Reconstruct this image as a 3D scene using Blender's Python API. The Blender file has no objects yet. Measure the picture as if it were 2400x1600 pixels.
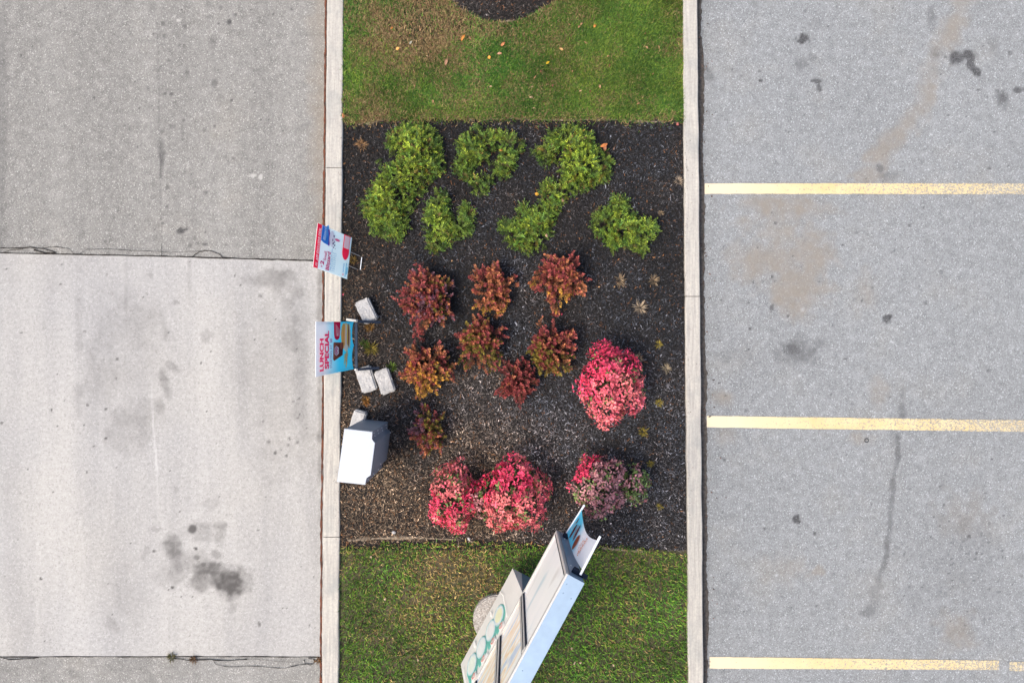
import bpy, bmesh, math, random
import numpy as np
from mathutils import Vector, Matrix

rng = np.random.default_rng(7)
random.seed(7)
PI = math.pi
S = bpy.context.scene
COL = S.collection

# ---------------------------------------------------------------- camera, sky, sun, exposure
CAMH = 8.0
cam = bpy.data.objects.new('camera', bpy.data.cameras.new('camera'))
COL.objects.link(cam)
cam.location = (0, 0, CAMH)
cam.rotation_euler = (0, 0, 0)
cam.data.sensor_width = 36
cam.data.lens = 24
cam.data.clip_end = 500
S.camera = cam

SUN_EL, SUN_AZ = math.radians(54), math.radians(212)     # azimuth: direction the light comes from, measured from +X
w = bpy.data.worlds.new('World'); S.world = w; w.use_nodes = True
wn = w.node_tree
sky = wn.nodes.new('ShaderNodeTexSky'); sky.sky_type = 'NISHITA'; sky.sun_disc = False
sky.sun_elevation = SUN_EL; sky.sun_rotation = PI / 2 - SUN_AZ
sky.air_density = 1.0; sky.dust_density = 4.0; sky.ozone_density = 1.0
wn.links.new(sky.outputs[0], wn.nodes['Background'].inputs[0])
wn.nodes['Background'].inputs[1].default_value = 0.145
sl = bpy.data.lights.new('sun', 'SUN'); sl.energy = 1.5; sl.angle = math.radians(18); sl.color = (1.0, 0.89, 0.73)
so = bpy.data.objects.new('sun', sl); COL.objects.link(so)
d = Vector((math.cos(SUN_AZ) * math.cos(SUN_EL), math.sin(SUN_AZ) * math.cos(SUN_EL), math.sin(SUN_EL)))
so.rotation_euler = d.to_track_quat('Z', 'Y').to_euler(); so.location = d * 20
S.view_settings.view_transform = 'Standard'; S.view_settings.look = 'None'
S.view_settings.exposure = 1.0; S.view_settings.gamma = 1; S.view_settings.use_curve_mapping = False

# ---------------------------------------------------------------- helpers
def P(u, v, h=0.0):
    """measured spot of the photograph -> place at height h"""
    k = 1 - h / CAMH
    return ((u - 1200) / 200 * k, -(v - 800) / 200 * k, h)

def vn(x, y, seed=0):
    xi = np.floor(x).astype(np.int64); yi = np.floor(y).astype(np.int64)
    fx = x - xi; fy = y - yi; fx = fx * fx * (3 - 2 * fx); fy = fy * fy * (3 - 2 * fy)
    def hsh(a, b):
        n = (a * 374761393 + b * 668265263 + seed * 974634777) & 0x7fffffff
        n = ((n ^ (n >> 13)) * 1274126177) & 0x7fffffff
        return ((n ^ (n >> 16)) & 0xffff) / 65535.0
    return (hsh(xi, yi) * (1 - fx) + hsh(xi + 1, yi) * fx) * (1 - fy) + (hsh(xi, yi + 1) * (1 - fx) + hsh(xi + 1, yi + 1) * fx) * fy

def fbm(x, y, seed=0, o=4):
    s = 0; a = .5
    for i in range(o):
        s = s + a * vn(x, y, seed + i); x = x * 2.03; y = y * 2.03; a *= .5
    return s / (1 - .5 ** o)

def props(o, label=None, cat=None, group=None, kind=None):
    if label: o['label'] = label
    if cat: o['category'] = cat
    if group: o['group'] = group
    if kind: o['kind'] = kind
    return o

def link(name, me, mat=None, parent=None, smooth=False):
    o = bpy.data.objects.new(name, me); COL.objects.link(o)
    if mat is not None and len(me.materials) == 0: me.materials.append(mat)
    if parent is not None: o.parent = parent
    if smooth: me.polygons.foreach_set('use_smooth', [True] * len(me.polygons))
    return o

def thing(name, label, cat, loc=(0, 0, 0), rz=0, group=None):
    o = bpy.data.objects.new(name, None); COL.objects.link(o)
    o.location = loc; o.rotation_euler = (0, 0, rz); o.empty_display_size = .1
    return props(o, label, cat, group)

def arrmesh(name, V, F, col=None):
    """V (n,3), F (m,k) uniform faces; col (n,3) stored as attribute Col"""
    V = np.asarray(V, dtype=np.float32); F = np.asarray(F, dtype=np.int32)
    me = bpy.data.meshes.new(name); n, k = F.shape
    me.vertices.add(len(V)); me.vertices.foreach_set('co', V.ravel())
    me.loops.add(n * k); me.loops.foreach_set('vertex_index', F.ravel())
    me.polygons.add(n); me.polygons.foreach_set('loop_start', np.arange(0, n * k, k, dtype=np.int32))
    me.polygons.foreach_set('loop_total', np.full(n, k, dtype=np.int32))
    me.update(calc_edges=True)
    if col is not None: setcol(me, 'Col', col)
    return me

def setcol(me, nm, col):
    a = me.attributes.new(nm, 'FLOAT_COLOR', 'POINT')
    c = np.ones((len(col), 4), dtype=np.float32); c[:, :3] = col
    a.data.foreach_set('color', c.ravel())

def mesh(name, V, F, col=None):
    me = bpy.data.meshes.new(name); me.from_pydata([tuple(v) for v in V], [], [tuple(f) for f in F]); me.update()
    if col is not None: setcol(me, 'Col', col)
    return me

def bmmesh(name, bm):
    bmesh.ops.recalc_face_normals(bm, faces=bm.faces)
    me = bpy.data.meshes.new(name); bm.to_mesh(me); bm.free(); return me

def prism(bm, pts, z0, z1):
    """vertical prism over polygon pts"""
    a = [bm.verts.new((p[0], p[1], z0)) for p in pts]; b = [bm.verts.new((p[0], p[1], z1)) for p in pts]
    n = len(pts); bm.faces.new(a[::-1]); bm.faces.new(b)
    for i in range(n): bm.faces.new((a[i], a[(i + 1) % n], b[(i + 1) % n], b[i]))

def box(bm, o, X, Y, Z, x0, x1, y0, y1, z0, z1):
    o = Vector(o); vs = []
    for z in (z0, z1):
        for x, y in ((x0, y0), (x1, y0), (x1, y1), (x0, y1)): vs.append(bm.verts.new(o + X * x + Y * y + Z * z))
    for f in ((3, 2, 1, 0), (4, 5, 6, 7), (0, 1, 5, 4), (1, 2, 6, 5), (2, 3, 7, 6), (3, 0, 4, 7)): bm.faces.new([vs[i] for i in f])

def tube(bm, pts, rads, n=6):
    rings = []
    for i, p in enumerate(pts):
        p = Vector(p); a = Vector(pts[max(i - 1, 0)]); b = Vector(pts[min(i + 1, len(pts) - 1)])
        t = (b - a).normalized(); s = t.cross(Vector((0, 0, 1)) if abs(t.z) < .95 else Vector((1, 0, 0))).normalized(); q = t.cross(s)
        rings.append([bm.verts.new(p + (s * math.cos(2 * PI * j / n) + q * math.sin(2 * PI * j / n)) * rads[i]) for j in range(n)])
    for i in range(len(rings) - 1):
        for j in range(n): bm.faces.new((rings[i][j], rings[i][(j + 1) % n], rings[i + 1][(j + 1) % n], rings[i + 1][j]))
    bm.faces.new(rings[0][::-1]); bm.faces.new(rings[-1])

def inpoly(x, y, poly):
    r = np.zeros(x.shape, bool); n = len(poly); j = n - 1
    for i in range(n):
        xi, yi = poly[i]; xj, yj = poly[j]
        if yi != yj:
            c = ((yi > y) != (yj > y)) & (x < (xj - xi) * (y - yi) / (yj - yi) + xi); r ^= c
        j = i
    return r

def edgedist(x, y, poly):
    dm = np.full(x.shape, 1e9); n = len(poly)
    for i in range(n):
        ax, ay = poly[i]; bx, by = poly[(i + 1) % n]; dx, dy = bx - ax, by - ay
        t = np.clip(((x - ax) * dx + (y - ay) * dy) / (dx * dx + dy * dy + 1e-12), 0, 1)
        dm = np.minimum(dm, np.hypot(x - ax - t * dx, y - ay - t * dy))
    return dm

# ---------------------------------------------------------------- materials
class NT:
    def __init__(s, name):
        s.m = bpy.data.materials.new(name); s.m.use_nodes = True; s.t = s.m.node_tree
        s.b = s.t.nodes['Principled BSDF']; s.pos = s.t.nodes.new('ShaderNodeNewGeometry').outputs['Position']
    def n(s, ty, **kw):
        o = s.t.nodes.new(ty)
        for k, v in kw.items(): setattr(o, k, v)
        return o
    def put(s, sock, v):
        if isinstance(v, bpy.types.NodeSocket): s.t.links.new(v, sock)
        elif isinstance(v, (tuple, list)) and len(v) == 3 and sock.type == 'RGBA': sock.default_value = (*v, 1)
        else: sock.default_value = v
    def noise(s, scale, detail=4, rough=.55, vec=None, stretch=None):
        vec = vec or s.pos
        if stretch:
            mp = s.n('ShaderNodeMapping'); s.put(mp.inputs[0], vec); mp.inputs['Scale'].default_value = stretch; vec = mp.outputs[0]
        o = s.n('ShaderNodeTexNoise'); s.put(o.inputs['Vector'], vec); o.inputs['Scale'].default_value = scale
        o.inputs['Detail'].default_value = detail; o.inputs['Roughness'].default_value = rough; return o.outputs[0]
    def voro(s, scale, out='Color'):
        o = s.n('ShaderNodeTexVoronoi'); s.put(o.inputs['Vector'], s.pos); o.inputs['Scale'].default_value = scale; return o.outputs[out]
    def ramp(s, f, stops):
        o = s.n('ShaderNodeValToRGB'); s.put(o.inputs[0], f); e = o.color_ramp.elements
        while len(e) < len(stops): e.new(.5)
        for i, (p, c) in enumerate(stops):
            e[i].position = p; e[i].color = (*c, 1) if isinstance(c, tuple) else (c, c, c, 1)
        return o.outputs[0]
    def mix(s, f, a, b, mode='MIX'):
        o = s.n('ShaderNodeMix', data_type='RGBA', blend_type=mode, clamp_factor=True)
        s.put(o.inputs[0], f); s.put(o.inputs[6], a); s.put(o.inputs[7], b); return o.outputs[2]
    def math(s, op, a, b=0.0, c=0.0):
        o = s.n('ShaderNodeMath', operation=op); s.put(o.inputs[0], a); s.put(o.inputs[1], b); s.put(o.inputs[2], c); return o.outputs[0]
    def attr(s, nm):
        o = s.n('ShaderNodeAttribute', attribute_name=nm); return o.outputs['Color']
    def sep(s, c):
        o = s.n('ShaderNodeSeparateColor'); s.put(o.inputs[0], c); return o.outputs
    def done(s, col, rough=.8, bump=None, dist=.002, strength=.5, metal=0, spec=.3):
        s.put(s.b.inputs['Base Color'], col); s.put(s.b.inputs['Roughness'], rough); s.b.inputs['Metallic'].default_value = metal
        s.b.inputs['Specular IOR Level'].default_value = spec
        if bump is not None:
            o = s.n('ShaderNodeBump'); s.put(o.inputs['Height'], bump); o.inputs['Distance'].default_value = dist; o.inputs['Strength'].default_value = strength
            s.t.links.new(o.outputs[0], s.b.inputs['Normal'])
        return s.m

def asphalt_col(m, base, dark, light, stains=True, band=0.0, seed=0.0, speck=1.0):
    f = m.noise(.55, 3, .5); f2 = m.noise(9, 5, .6)
    c = m.mix(m.ramp(f, [(.3, 0.0), (.7, 1.0)]), base, tuple(x * .84 for x in base))
    c = m.mix(m.ramp(m.noise(1.3, 4, .6), [(.52, 0.0), (.7, .5)]), c, (base[0] * 1.08, base[1] * 1.0, base[2] * .88))
    if band:
        c = m.mix(m.ramp(m.noise(1.6, 3, .5, stretch=(1, .06, 1)), [(.40, 0.0), (.60, 1.0)]), c, tuple(x * (1 - band) for x in base))
    c = m.mix(.30, c, m.ramp(f2, [(.3, dark), (.7, light)]))
    v = m.sep(m.voro(125))[0]
    c = m.mix(m.ramp(v, [(.55, 0.0), (.95, .75 * speck)]), c, light)
    v2 = m.sep(m.voro(120))[1]
    c = m.mix(m.ramp(v2, [(.05, .8 * speck), (.30, 0.0)]), c, dark)
    v3 = m.sep(m.voro(105))[2]
    c = m.mix(m.ramp(v3, [(.955, 0.0), (.975, .55 * speck)]), c, tuple(min(1, x * 1.7) for x in light))
    if stains:
        st = m.sep(m.attr('stain')); gr = m.ramp(v, [(.0, .55), (1, 1.0)])
        c = m.mix(m.math('MULTIPLY', st[1], .75), c, (base[0] * 1.0, base[1] * .83, base[2] * .66))
        c = m.mix(m.math('MULTIPLY', st[2], .7), c, tuple(x * 1.9 for x in base))
        c = m.mix(m.math('MULTIPLY', st[0], gr), c, (.035, .034, .036))
    return c

def m_asphalt(name, base, band=0.0, speck=1.0, stains=True):
    m = NT(name); c = asphalt_col(m, base, tuple(x * .45 for x in base), tuple(x * 1.65 for x in base), stains, band, speck=speck)
    return m.done(c, .85, m.noise(160, 2, .7), .004, .6)

M = {}
M['asph_left'] = m_asphalt('worn_asphalt', (.222, .218, .204), .34, .7)
M['asph_right'] = m_asphalt('aggregate_asphalt', (.205, .215, .219), 0, .75)
M['asph_far'] = m_asphalt('far_asphalt', (.17, .175, .182), 0, 1, False)

m = NT('slab_concrete')
c = m.mix(m.ramp(m.noise(1.5, 4, .6, stretch=(1, .13, 1)), [(.36, 0.0), (.62, 1.0)]), (.375, .364, .332), (.225, .221, .210))
c = m.mix(m.ramp(m.noise(.5, 3, .5), [(.35, 0.0), (.7, .6)]), c, (.285, .290, .298))
c = m.mix(.35, c, m.ramp(m.noise(26, 6, .7), [(.3, (.205, .20, .192)), (.7, (.49, .475, .455))]))
c = m.mix(m.ramp(m.sep(m.voro(90))[0], [(.85, 0.0), (.98, .35)]), c, (.5, .49, .48))
c = m.mix(m.ramp(m.sep(m.voro(75))[1], [(.03, .45), (.12, 0.0)]), c, (.2, .19, .18))
c = m.mix(m.ramp(m.noise(30, 3, .5, stretch=(.12, 3, 1)), [(.55, 0.0), (.72, .22)]), c, (.23, .222, .218))
st = m.sep(m.attr('stain'))
c = m.mix(m.math('MULTIPLY', st[1], .5), c, (.42, .34, .26)); c = m.mix(m.math('MULTIPLY', st[2], .6), c, (.7, .69, .67)); c = m.mix(st[0], c, (.07, .066, .063))
M['slab'] = m.done(c, .8, m.noise(120, 3, .7), .002, .4)

m = NT('curb_concrete')
c = m.mix(m.ramp(m.noise(7, 5, .6, stretch=(6, .35, 1)), [(.35, 0.0), (.68, 1.0)]), (.475, .450, .395), (.325, .308, .282))
c = m.mix(m.ramp(m.noise(40, 4, .7), [(.35, .45), (.6, 0.0)]), c, (.25, .24, .225))
c = m.mix(m.ramp(m.noise(2.4, 4, .6), [(.52, 0.0), (.70, .65)]), c, (.25, .26, .248))
M['curb'] = m.done(c, .85, m.noise(60, 5, .7, stretch=(4, .5, 1)), .004, .6)

def m_yellow(x0):
    m = NT('parking_paint'); a = asphalt_col(m, (.205, .215, .219), (.10, .105, .11), (.33, .345, .35), False)
    y = m.mix(m.ramp(m.noise(4, 4, .6), [(.35, 0.0), (.7, 1.0)]), (.58, .475, .27), (.54, .41, .20))
    px = m.n('ShaderNodeSeparateXYZ'); m.put(px.inputs[0], m.pos)
    t = m.math('MULTIPLY_ADD', px.outputs[0], .22, -.45)
    y = m.mix(m.ramp(px.outputs[0], [(0, 0.0), (1, 0.0)]), y, y)
    cr = m.n('ShaderNodeMapRange'); m.put(cr.inputs[0], px.outputs[0]); cr.inputs[1].default_value = 2.3; cr.inputs[2].default_value = 3.6
    y = m.mix(cr.outputs[0], (.62, .54, .38), y)
    wr = m.math('ADD', m.noise(38, 5, .75), m.math('MULTIPLY', m.sep(m.voro(95))[0], .22))
    th = m.n('ShaderNodeMapRange'); m.put(th.inputs[0], px.outputs[0]); th.inputs[1].default_value = 2.3; th.inputs[2].default_value = 6.2; th.inputs[3].default_value = .80; th.inputs[4].default_value = .50
    k = m.math('SUBTRACT', wr, th.outputs[0]); k = m.math('MULTIPLY', k, 12.0)
    return m.done(m.mix(m.math('MINIMUM', m.math('MAXIMUM', k, 0.0), .8), y, a), .8, wr, .002, .4)
M['yellow'] = m_yellow(0)

def m_attr(name, rough=.7, trans=0.0, spec=.25, mul=None):
    m = NT(name); c = m.attr('Col')
    if trans:
        m.done(c, rough, spec=spec)
        tr = m.n('ShaderNodeBsdfTranslucent'); m.put(tr.inputs[0], c); mx = m.n('ShaderNodeMixShader'); mx.inputs[0].default_value = trans
        m.t.links.new(m.b.outputs[0], mx.inputs[1]); m.t.links.new(tr.outputs[0], mx.inputs[2])
        m.t.links.new(mx.outputs[0], m.t.nodes['Material Output'].inputs[0]); return m.m
    return m.done(c, rough, spec=spec)
M['leaf'] = m_attr('leaf', .5, .22, .35)
M['grass'] = m_attr('grass_blades', .6, .2)
M['chips'] = m_attr('bark_shreds', .75, spec=.3)
M['print'] = m_attr('printed_sheet', .35, .5, spec=.5)

m = NT('soil'); c = m.mix(m.ramp(m.noise(30, 6, .7), [(.3, 0.0), (.7, 1.0)]), (.030, .030, .016), (.085, .078, .042))
c = m.mix(m.ramp(m.noise(2.5, 4, .6), [(.5, 0.0), (.7, .6)]), c, (.12, .09, .06)); M['soil'] = m.done(c, .95, m.noise(80, 5, .7), .01, .8)
m = NT('mulch_base'); c = m.mix(m.ramp(m.noise(60, 6, .75), [(.35, 0.0), (.65, 1.0)]), (.006, .006, .006), (.026, .022, .021)); M['mulch'] = m.done(c, .95, m.noise(90, 5, .75), .015, 1)
m = NT('dry_clay'); c = m.mix(m.ramp(m.noise(34, 6, .7), [(.3, 0.0), (.7, 1.0)]), (.16, .125, .09), (.33, .27, .2)); M['clay'] = m.done(c, .95, m.noise(70, 5, .7), .008, .8)
m = NT('gutter_dirt_shade'); c = m.mix(m.ramp(m.noise(28, 6, .75), [(.35, 0.0), (.68, 1.0)]), (.035, .031, .029), (.12, .105, .09)); M['dirt'] = m.done(c, .95, m.noise(70, 5, .7), .006, .8)
m = NT('rust_joint'); c = m.mix(m.ramp(m.noise(16, 5, .7), [(.35, 0.0), (.65, 1.0)]), (.035, .02, .015), (.16, .055, .03)); M['joint'] = m.done(c, .95)
m = NT('crack_dark'); c = m.mix(m.ramp(m.noise(30, 5, .7), [(.4, 0.0), (.7, 1.0)]), (.012, .011, .010), (.05, .042, .035)); M['crack'] = m.done(c, .95)
m = NT('bark_wood'); c = m.mix(m.noise(60, 4), (.06, .035, .02), (.13, .085, .05)); M['wood'] = m.done(c, .9)
m = NT('block_concrete'); c = m.mix(m.ramp(m.noise(14, 6, .7), [(.3, 0.0), (.7, 1.0)]), (.30, .30, .30), (.50, .49, .475))
c = m.mix(m.ramp(m.noise(60, 4, .7), [(.35, .6), (.55, 0.0)]), c, (.22, .21, .2)); M['block'] = m.done(c, .9, m.noise(70, 5, .75), .006, .8)
m = NT('footing_aggregate'); c = m.mix(m.ramp(m.sep(m.voro(110))[0], [(.2, 0.0), (.9, 1.0)]), (.24, .22, .20), (.5, .47, .44)); M['footing'] = m.done(c, .9, m.voro(110, 'Distance'), .008, .8)
def plain(name, c, rough=.5, metal=0, spec=.4, var=.06, sc=6):
    m = NT(name); cc = m.mix(m.ramp(m.noise(sc, 4, .6), [(.35, 0.0), (.65, 1.0)]), tuple(x * (1 - var) for x in c), tuple(min(1, x * (1 + var)) for x in c))
    return m.done(cc, rough, metal=metal, spec=spec)
M['white'] = plain('white_powder_coat', (.40, .435, .475), .55, 0, .5, .02)
M['shadedside'] = plain('shaded_white_coat', (.20, .235, .28), .5, .1, .5, .05)  # sides of the white cabinet, their shade put into the colour
M['silver'] = plain('sky_tinted_aluminium', (.255, .345, .445), .42, .3, .5, .05, 9)  # blue of the reflected sky put into the metal colour
M['trim'] = plain('grey_trim_paint', (.47, .455, .43), .5, .1, .4, .04)
M['greypanel'] = plain('warm_grey_panel', (.60, .585, .545), .5, 0, .4, .04, 3)
M['darkmetal'] = plain('dark_blue_steel', (.012, .018, .032), .8, .0, .12, .15, 20)
M['darkbar'] = plain('slate_steel', (.045, .062, .090), .8, .0, .15, .1, 20)
M['galv'] = plain('galvanised_wire', (.5, .5, .5), .4, .6, .5, .1, 40)
M['whitetube'] = plain('white_tube', (.7, .73, .76), .4, .2, .5, .04)
M['rivet'] = plain('rivet', (.75, .76, .76), .35, .5, .5, .02)
M['black'] = plain('black_rubber', (.03, .035, .04), .6)
M['shadedblue'] = plain('shaded_blue_grey', (.17, .24, .32), .45, .3, .5, .08)

# ---------------------------------------------------------------- stain painting on the pavement sheets, plus a shade band at the far left
L3, L4, L5 = (2.529, 0, 0), (2.904, 0, 560), (2.851, 0, 1050)
R6, R7, R8 = (2.868, 1580, 0), (2.868, 1580, 520), (2.8, 1580, 1040)
DK, BR, LT = 0, 1, 2
def conv(tr, l, chn=DK):
    o = []
    for s in l:
        x, y, rx, ry, a = s[:5]; rot = s[5] if len(s) > 5 else 0; nz = s[6] if len(s) > 6 else .25
        o.append((x / tr[0] + tr[1], y / tr[0] + tr[2], rx / tr[0], ry / tr[0], a, rot, nz, chn))
    return o
left_stain_shade = conv(L3, [(1358,130,15,15,.85),(1395,90,12,12,.5),(965,143,15,15,.4),(1093,157,13,13,.5),(972,216,10,10,.4),(912,203,6,6,.8),(385,50,7,7,.9),(1728,57,10,10,.6),(1262,250,28,48,.34,0,.8),(1273,485,24,24,.4,0,.7),(1107,430,17,17,.42,0,.5),(955,398,12,12,.35),(878,524,11,11,.45),(977,556,10,10,.5),(1016,559,10,10,.7),(1371,594,10,10,.75),(1090,713,12,12,.55),(1272,749,11,11,.5),(960,785,12,12,.4),(1085,790,10,10,.35),(1083,830,8,8,.4),(1210,768,15,15,.25),(958,900,22,80,.42,0,.5),(958,1000,14,90,.35,0,.5),(1337,932,14,14,.3),(1384,940,12,12,.38),(1200,972,9,9,.3),(1097,1018,9,9,.4),(1265,1060,12,12,.35),(1284,1028,10,10,.3),(990,1112,12,17,.5,0,.7),(1217,1140,15,13,.5),(1160,1165,8,8,.4),(988,1224,10,10,.5),(968,1322,14,8,.5),(1070,1370,27,20,1),(1095,1360,20,7,.85,.2),(1217,1376,7,7,.85),(1150,1308,25,11,.35,0,.6),(1128,1455,14,14,.5),(1172,1443,15,8,.45),(1214,1448,18,11,.6),(1338,1452,12,10,.35),(1110,1415,8,8,.3),(1155,1410,10,8,.35),(555,580,6,6,.95),(123,330,6,6,.8),(197,255,4,4,.8),(1413,415,5,5,.8),(1295,415,5,5,.7),(1355,648,5,7,.7),(1675,778,6,6,.8),(800,1335,7,7,.6),(788,770,4,4,.8),(1645,860,5,5,.7),(1825,860,5,5,.8),(1235,20,16,14,.35),(1310,48,14,14,.35),(1240,102,22,12,.25),(1295,142,9,6,.8,-.8),(900,40,40,60,.22,0,.8),(1000,360,14,10,.4),(1020,750,28,12,.35,0,.9),(1298,580,18,22,.25,0,.8),(620,1430,12,10,.4,0,.8),(1060,270,9,7,.4),(1090,270,12,7,.35)])
left_stain_shade += conv(L3, [(1500,1040,40,9,.9,0,1),(1538,1050,14,16,.8,0,1),(1058,122,14,10,1),(1030,100,20,5,.7,.6)], LT)
left_stain_shade += [(766, 520, 14, 30, .9, 0, .8, BR), (764, 275, 12, 40, .7, 0, .8, BR), (755, 240, 38, 420, .35, 0, .4, BR), (770, 505, 8, 14, .9, 0, .9, DK), (4, 300, 16, 420, .25, 0, .6, DK)]  # last entry paints a shadow band down the far left edge
for i in range(150):
    y = 38 + i * 3.7 + random.uniform(-1, 1); left_stain_shade.append((369 + (y - 38) * .018 + random.uniform(-1.2, 1.2), y, random.uniform(1.5, 3), random.uniform(1.5, 3), random.uniform(.1, .38), 0, .2, DK))
left_stain_shade += conv(L5, [(850,1460,300,60,.08,0,.8),(480,1500,40,40,.25,0,1)])
st_slab = conv(L4, [(1130,980,40,130,.34,.25,.5),(850,700,300,520,.09,0,.35),(1900,900,260,700,.12,0,.6),(1100,1120,40,80,.22,.1,.6),(1170,850,60,30,.25,-.6,.5),(900,560,230,190,.10,0,.6),(860,1300,190,170,.15,0,.4),(1010,1180,140,100,.12,0,.4),(700,1000,180,300,.10,0,.6),(540,650,28,420,.13,0,.8),(860,330,16,300,.12,0,.5),(1290,280,18,180,.16,0,.6),(1115,560,24,120,.18,.2,.5),(1850,230,130,55,.28,0,1),(1980,290,90,120,.16,0,1),(1990,640,60,120,.18,0,1),(2180,800,26,900,.34,0,.6),(2050,820,60,700,.10,0,.8),(727,228,10,10,.7,0,.7),(415,303,7,6,.9),(1773,352,13,13,.45),(800,803,9,14,.6),(793,935,9,9,.6),(1367,823,7,8,.95),(1437,744,9,5,.8),(1597,216,5,12,.8),(596,1122,12,11,.7),(723,1146,10,10,.7),(353,1156,9,9,.95),(723,1347,11,11,.85),(638,1400,7,7,.85),(15,1252,8,8,.8),(1407,1153,7,4,.9),(2038,1056,9,9,.6),(1997,1076,9,9,.5),(2027,1190,9,9,.5),(1793,1216,7,9,.5),(2090,1258,7,7,.6),(1972,1332,10,14,.5),(1831,1357,15,13,.5),(1964,1378,11,11,.5),(2028,1362,11,11,.5),(1914,1412,8,9,.5),(1875,1432,13,12,.5),(1952,1452,12,11,.5),(2085,1098,5,5,.6),(2056,843,5,5,.8),(1720,413,3,10,.7,.3),(395,914,5,5,.8),(395,1268,6,4,.8),(148,636,6,4,.8),(1030,225,20,20,.25,0,.8),(1400,640,45,45,.2,0,.9),(1200,410,20,14,.25,0,.8)])
st_slab += conv(L5, [(1288,530,32,32,.75,.5,.2),(1145,645,80,92,.48,0,.4),(1250,760,240,130,.22,0,.8),(1330,560,150,80,.2,0,.8),(1310,663,15,10,.85,-.5),(1316,723,22,18,.5),(1033,681,12,11,.6),(1470,610,40,60,.24,0,.9),(1545,880,135,110,.66,0,.6),(1480,860,100,80,.35,0,.6),(1340,895,95,70,.42,0,.7),(1420,790,130,45,.5,0,.6),(1360,770,18,14,.5),(1465,770,14,12,.5),(1190,780,34,44,.26,0,.7),(1450,700,30,30,.3,0,.7),(1155,925,12,11,.95),(1128,937,5,5,.95),(275,870,10,8,.8,-.5),(360,291,7,7,.95),(187,138,7,7,.95),(1733,1170,10,19,.6,.3),(2067,1178,7,7,.7),(2103,1190,5,5,.8),(1114,1009,5,4,.9),(1211,989,5,5,.9),(1288,990,5,5,.8),(1840,10,12,12,.5),(1916,28,10,10,.5),(750,1190,70,50,.16,0,.8),(1560,1060,36,44,.2,0,.7),(1180,270,30,60,.2,0,.8),(1420,360,120,40,.12,0,.8),(1430,505,80,30,.3,0,.7),(985,670,40,60,.2,0,1),(1040,530,30,20,.2,0,1),(850,1000,150,200,.08,0,.8)])
for x0, y0, x1, y1 in ((1030,930,1045,1250),(1045,1250,1070,1568)):
    for i in range(60):
        t = i / 60; st_slab.append(((x0 + (x1 - x0) * t) / 2.904, (y0 + (y1 - y0) * t) / 2.904 + 560, 2.4, 4, (.085) * min(1, (y0 + (y1 - y0) * t - 900) / 260), 0, .1, LT))
for i in range(40):
    t = i / 40; st_slab.append(((1045 + 15 * t) / 2.851, 400 * t / 2.851 + 1050, 2.4, 4, .075, 0, .1, LT))
st_right = conv(R6, [(1890,390,52,52,.85,0,.4),(1990,372,52,38,.75,0,.5),(1995,430,32,46,.75,0,.5),(2030,480,46,28,.85,-.6,.5),(865,262,42,36,.85,0,.9),(855,425,38,40,.36,0,.8),(925,385,28,24,.3,0,.8),(955,548,34,14,.75,0,.9),(975,595,20,30,.65,0,.9),(1730,110,40,100,.32,0,.8),(2200,655,46,62,.5,0,.8),(2170,612,18,14,.5),(2310,605,32,20,.65,0,.5),(2360,600,20,18,.6),(2255,360,18,18,.55),(2160,300,50,75,.24,0,.9),(573,480,12,10,.7),(580,545,13,11,.8),(881,75,10,10,.6),(392,467,10,9,.5),(453,512,10,9,.4),(1390,1135,33,26,.45,-.4,.7),(1665,1090,22,18,.22),(2118,1133,18,10,.55),(1450,1190,70,34,.24,0,.9),(1775,380,55,64,.25,0,.9),(2155,892,6,6,.8),(1922,890,6,6,.8),(2043,605,7,7,.7),(1175,643,8,8,.5),(765,308,10,9,.4),(930,170,60,40,.2,0,1),(290,160,30,60,.25,0,1),(220,480,40,60,.3,0,1)])
st_right += conv(R7, [(850,865,135,105,.36,0,.9),(800,855,46,36,.5,-.4,.7),(1432,645,32,26,.85,0,.9),(657,578,15,28,.65,-.2),(765,635,12,12,.6),(510,717,10,10,.75),(500,856,7,8,.95),(1151,920,14,7,1),(1225,72,16,15,.4,0,.8),(1690,542,15,15,.4),(1580,25,10,9,.75),(660,368,10,9,.85,0,.9),(680,397,7,7,.85),(593,402,16,12,.5,0,1),(535,405,7,7,.7),(1195,1223,11,10,.5),(1535,1150,34,60,.25,0,.6),(1530,1260,32,70,.40,0,.5),(1470,1440,60,120,.16,0,.8),(345,1168,11,7,1,-.4),(2108,1000,9,8,.7),(1333,443,14,12,.4),(1795,335,16,16,.3),(560,170,9,6,.8),(335,168,10,6,.6),(318,525,6,10,.9,.2),(800,230,6,6,.7),(1133,157,9,4,.9),(1052,1158,6,5,.8),(1190,580,10,10,.4),(450,900,160,60,.1,0,.8),(480,1268,9,9,.5)])
for i in range(36):
    a = i / 36 * 2 * PI; st_right += conv(R7, [(1405 + 38 * math.cos(a), 552 + 38 * math.sin(a), 6, 6, .10)])
pth = [(1470,-60),(1465,40),(1470,110),(1435,230),(1435,320),(1420,440),(1418,540),(1395,660),(1395,740),(1360,830),(1330,930),(1310,1060),(1250,1130)]
for (xa, ya), (xb, yb) in zip(pth, pth[1:]):
    for i in range(8):
        t = i / 8; wd = 22 if yb < 1000 else 50
        st_right += conv(R8, [(xa + (xb - xa) * t, ya + (yb - ya) * t, wd, 20, .19 if yb < 900 else .11, 0, .4)])
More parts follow.
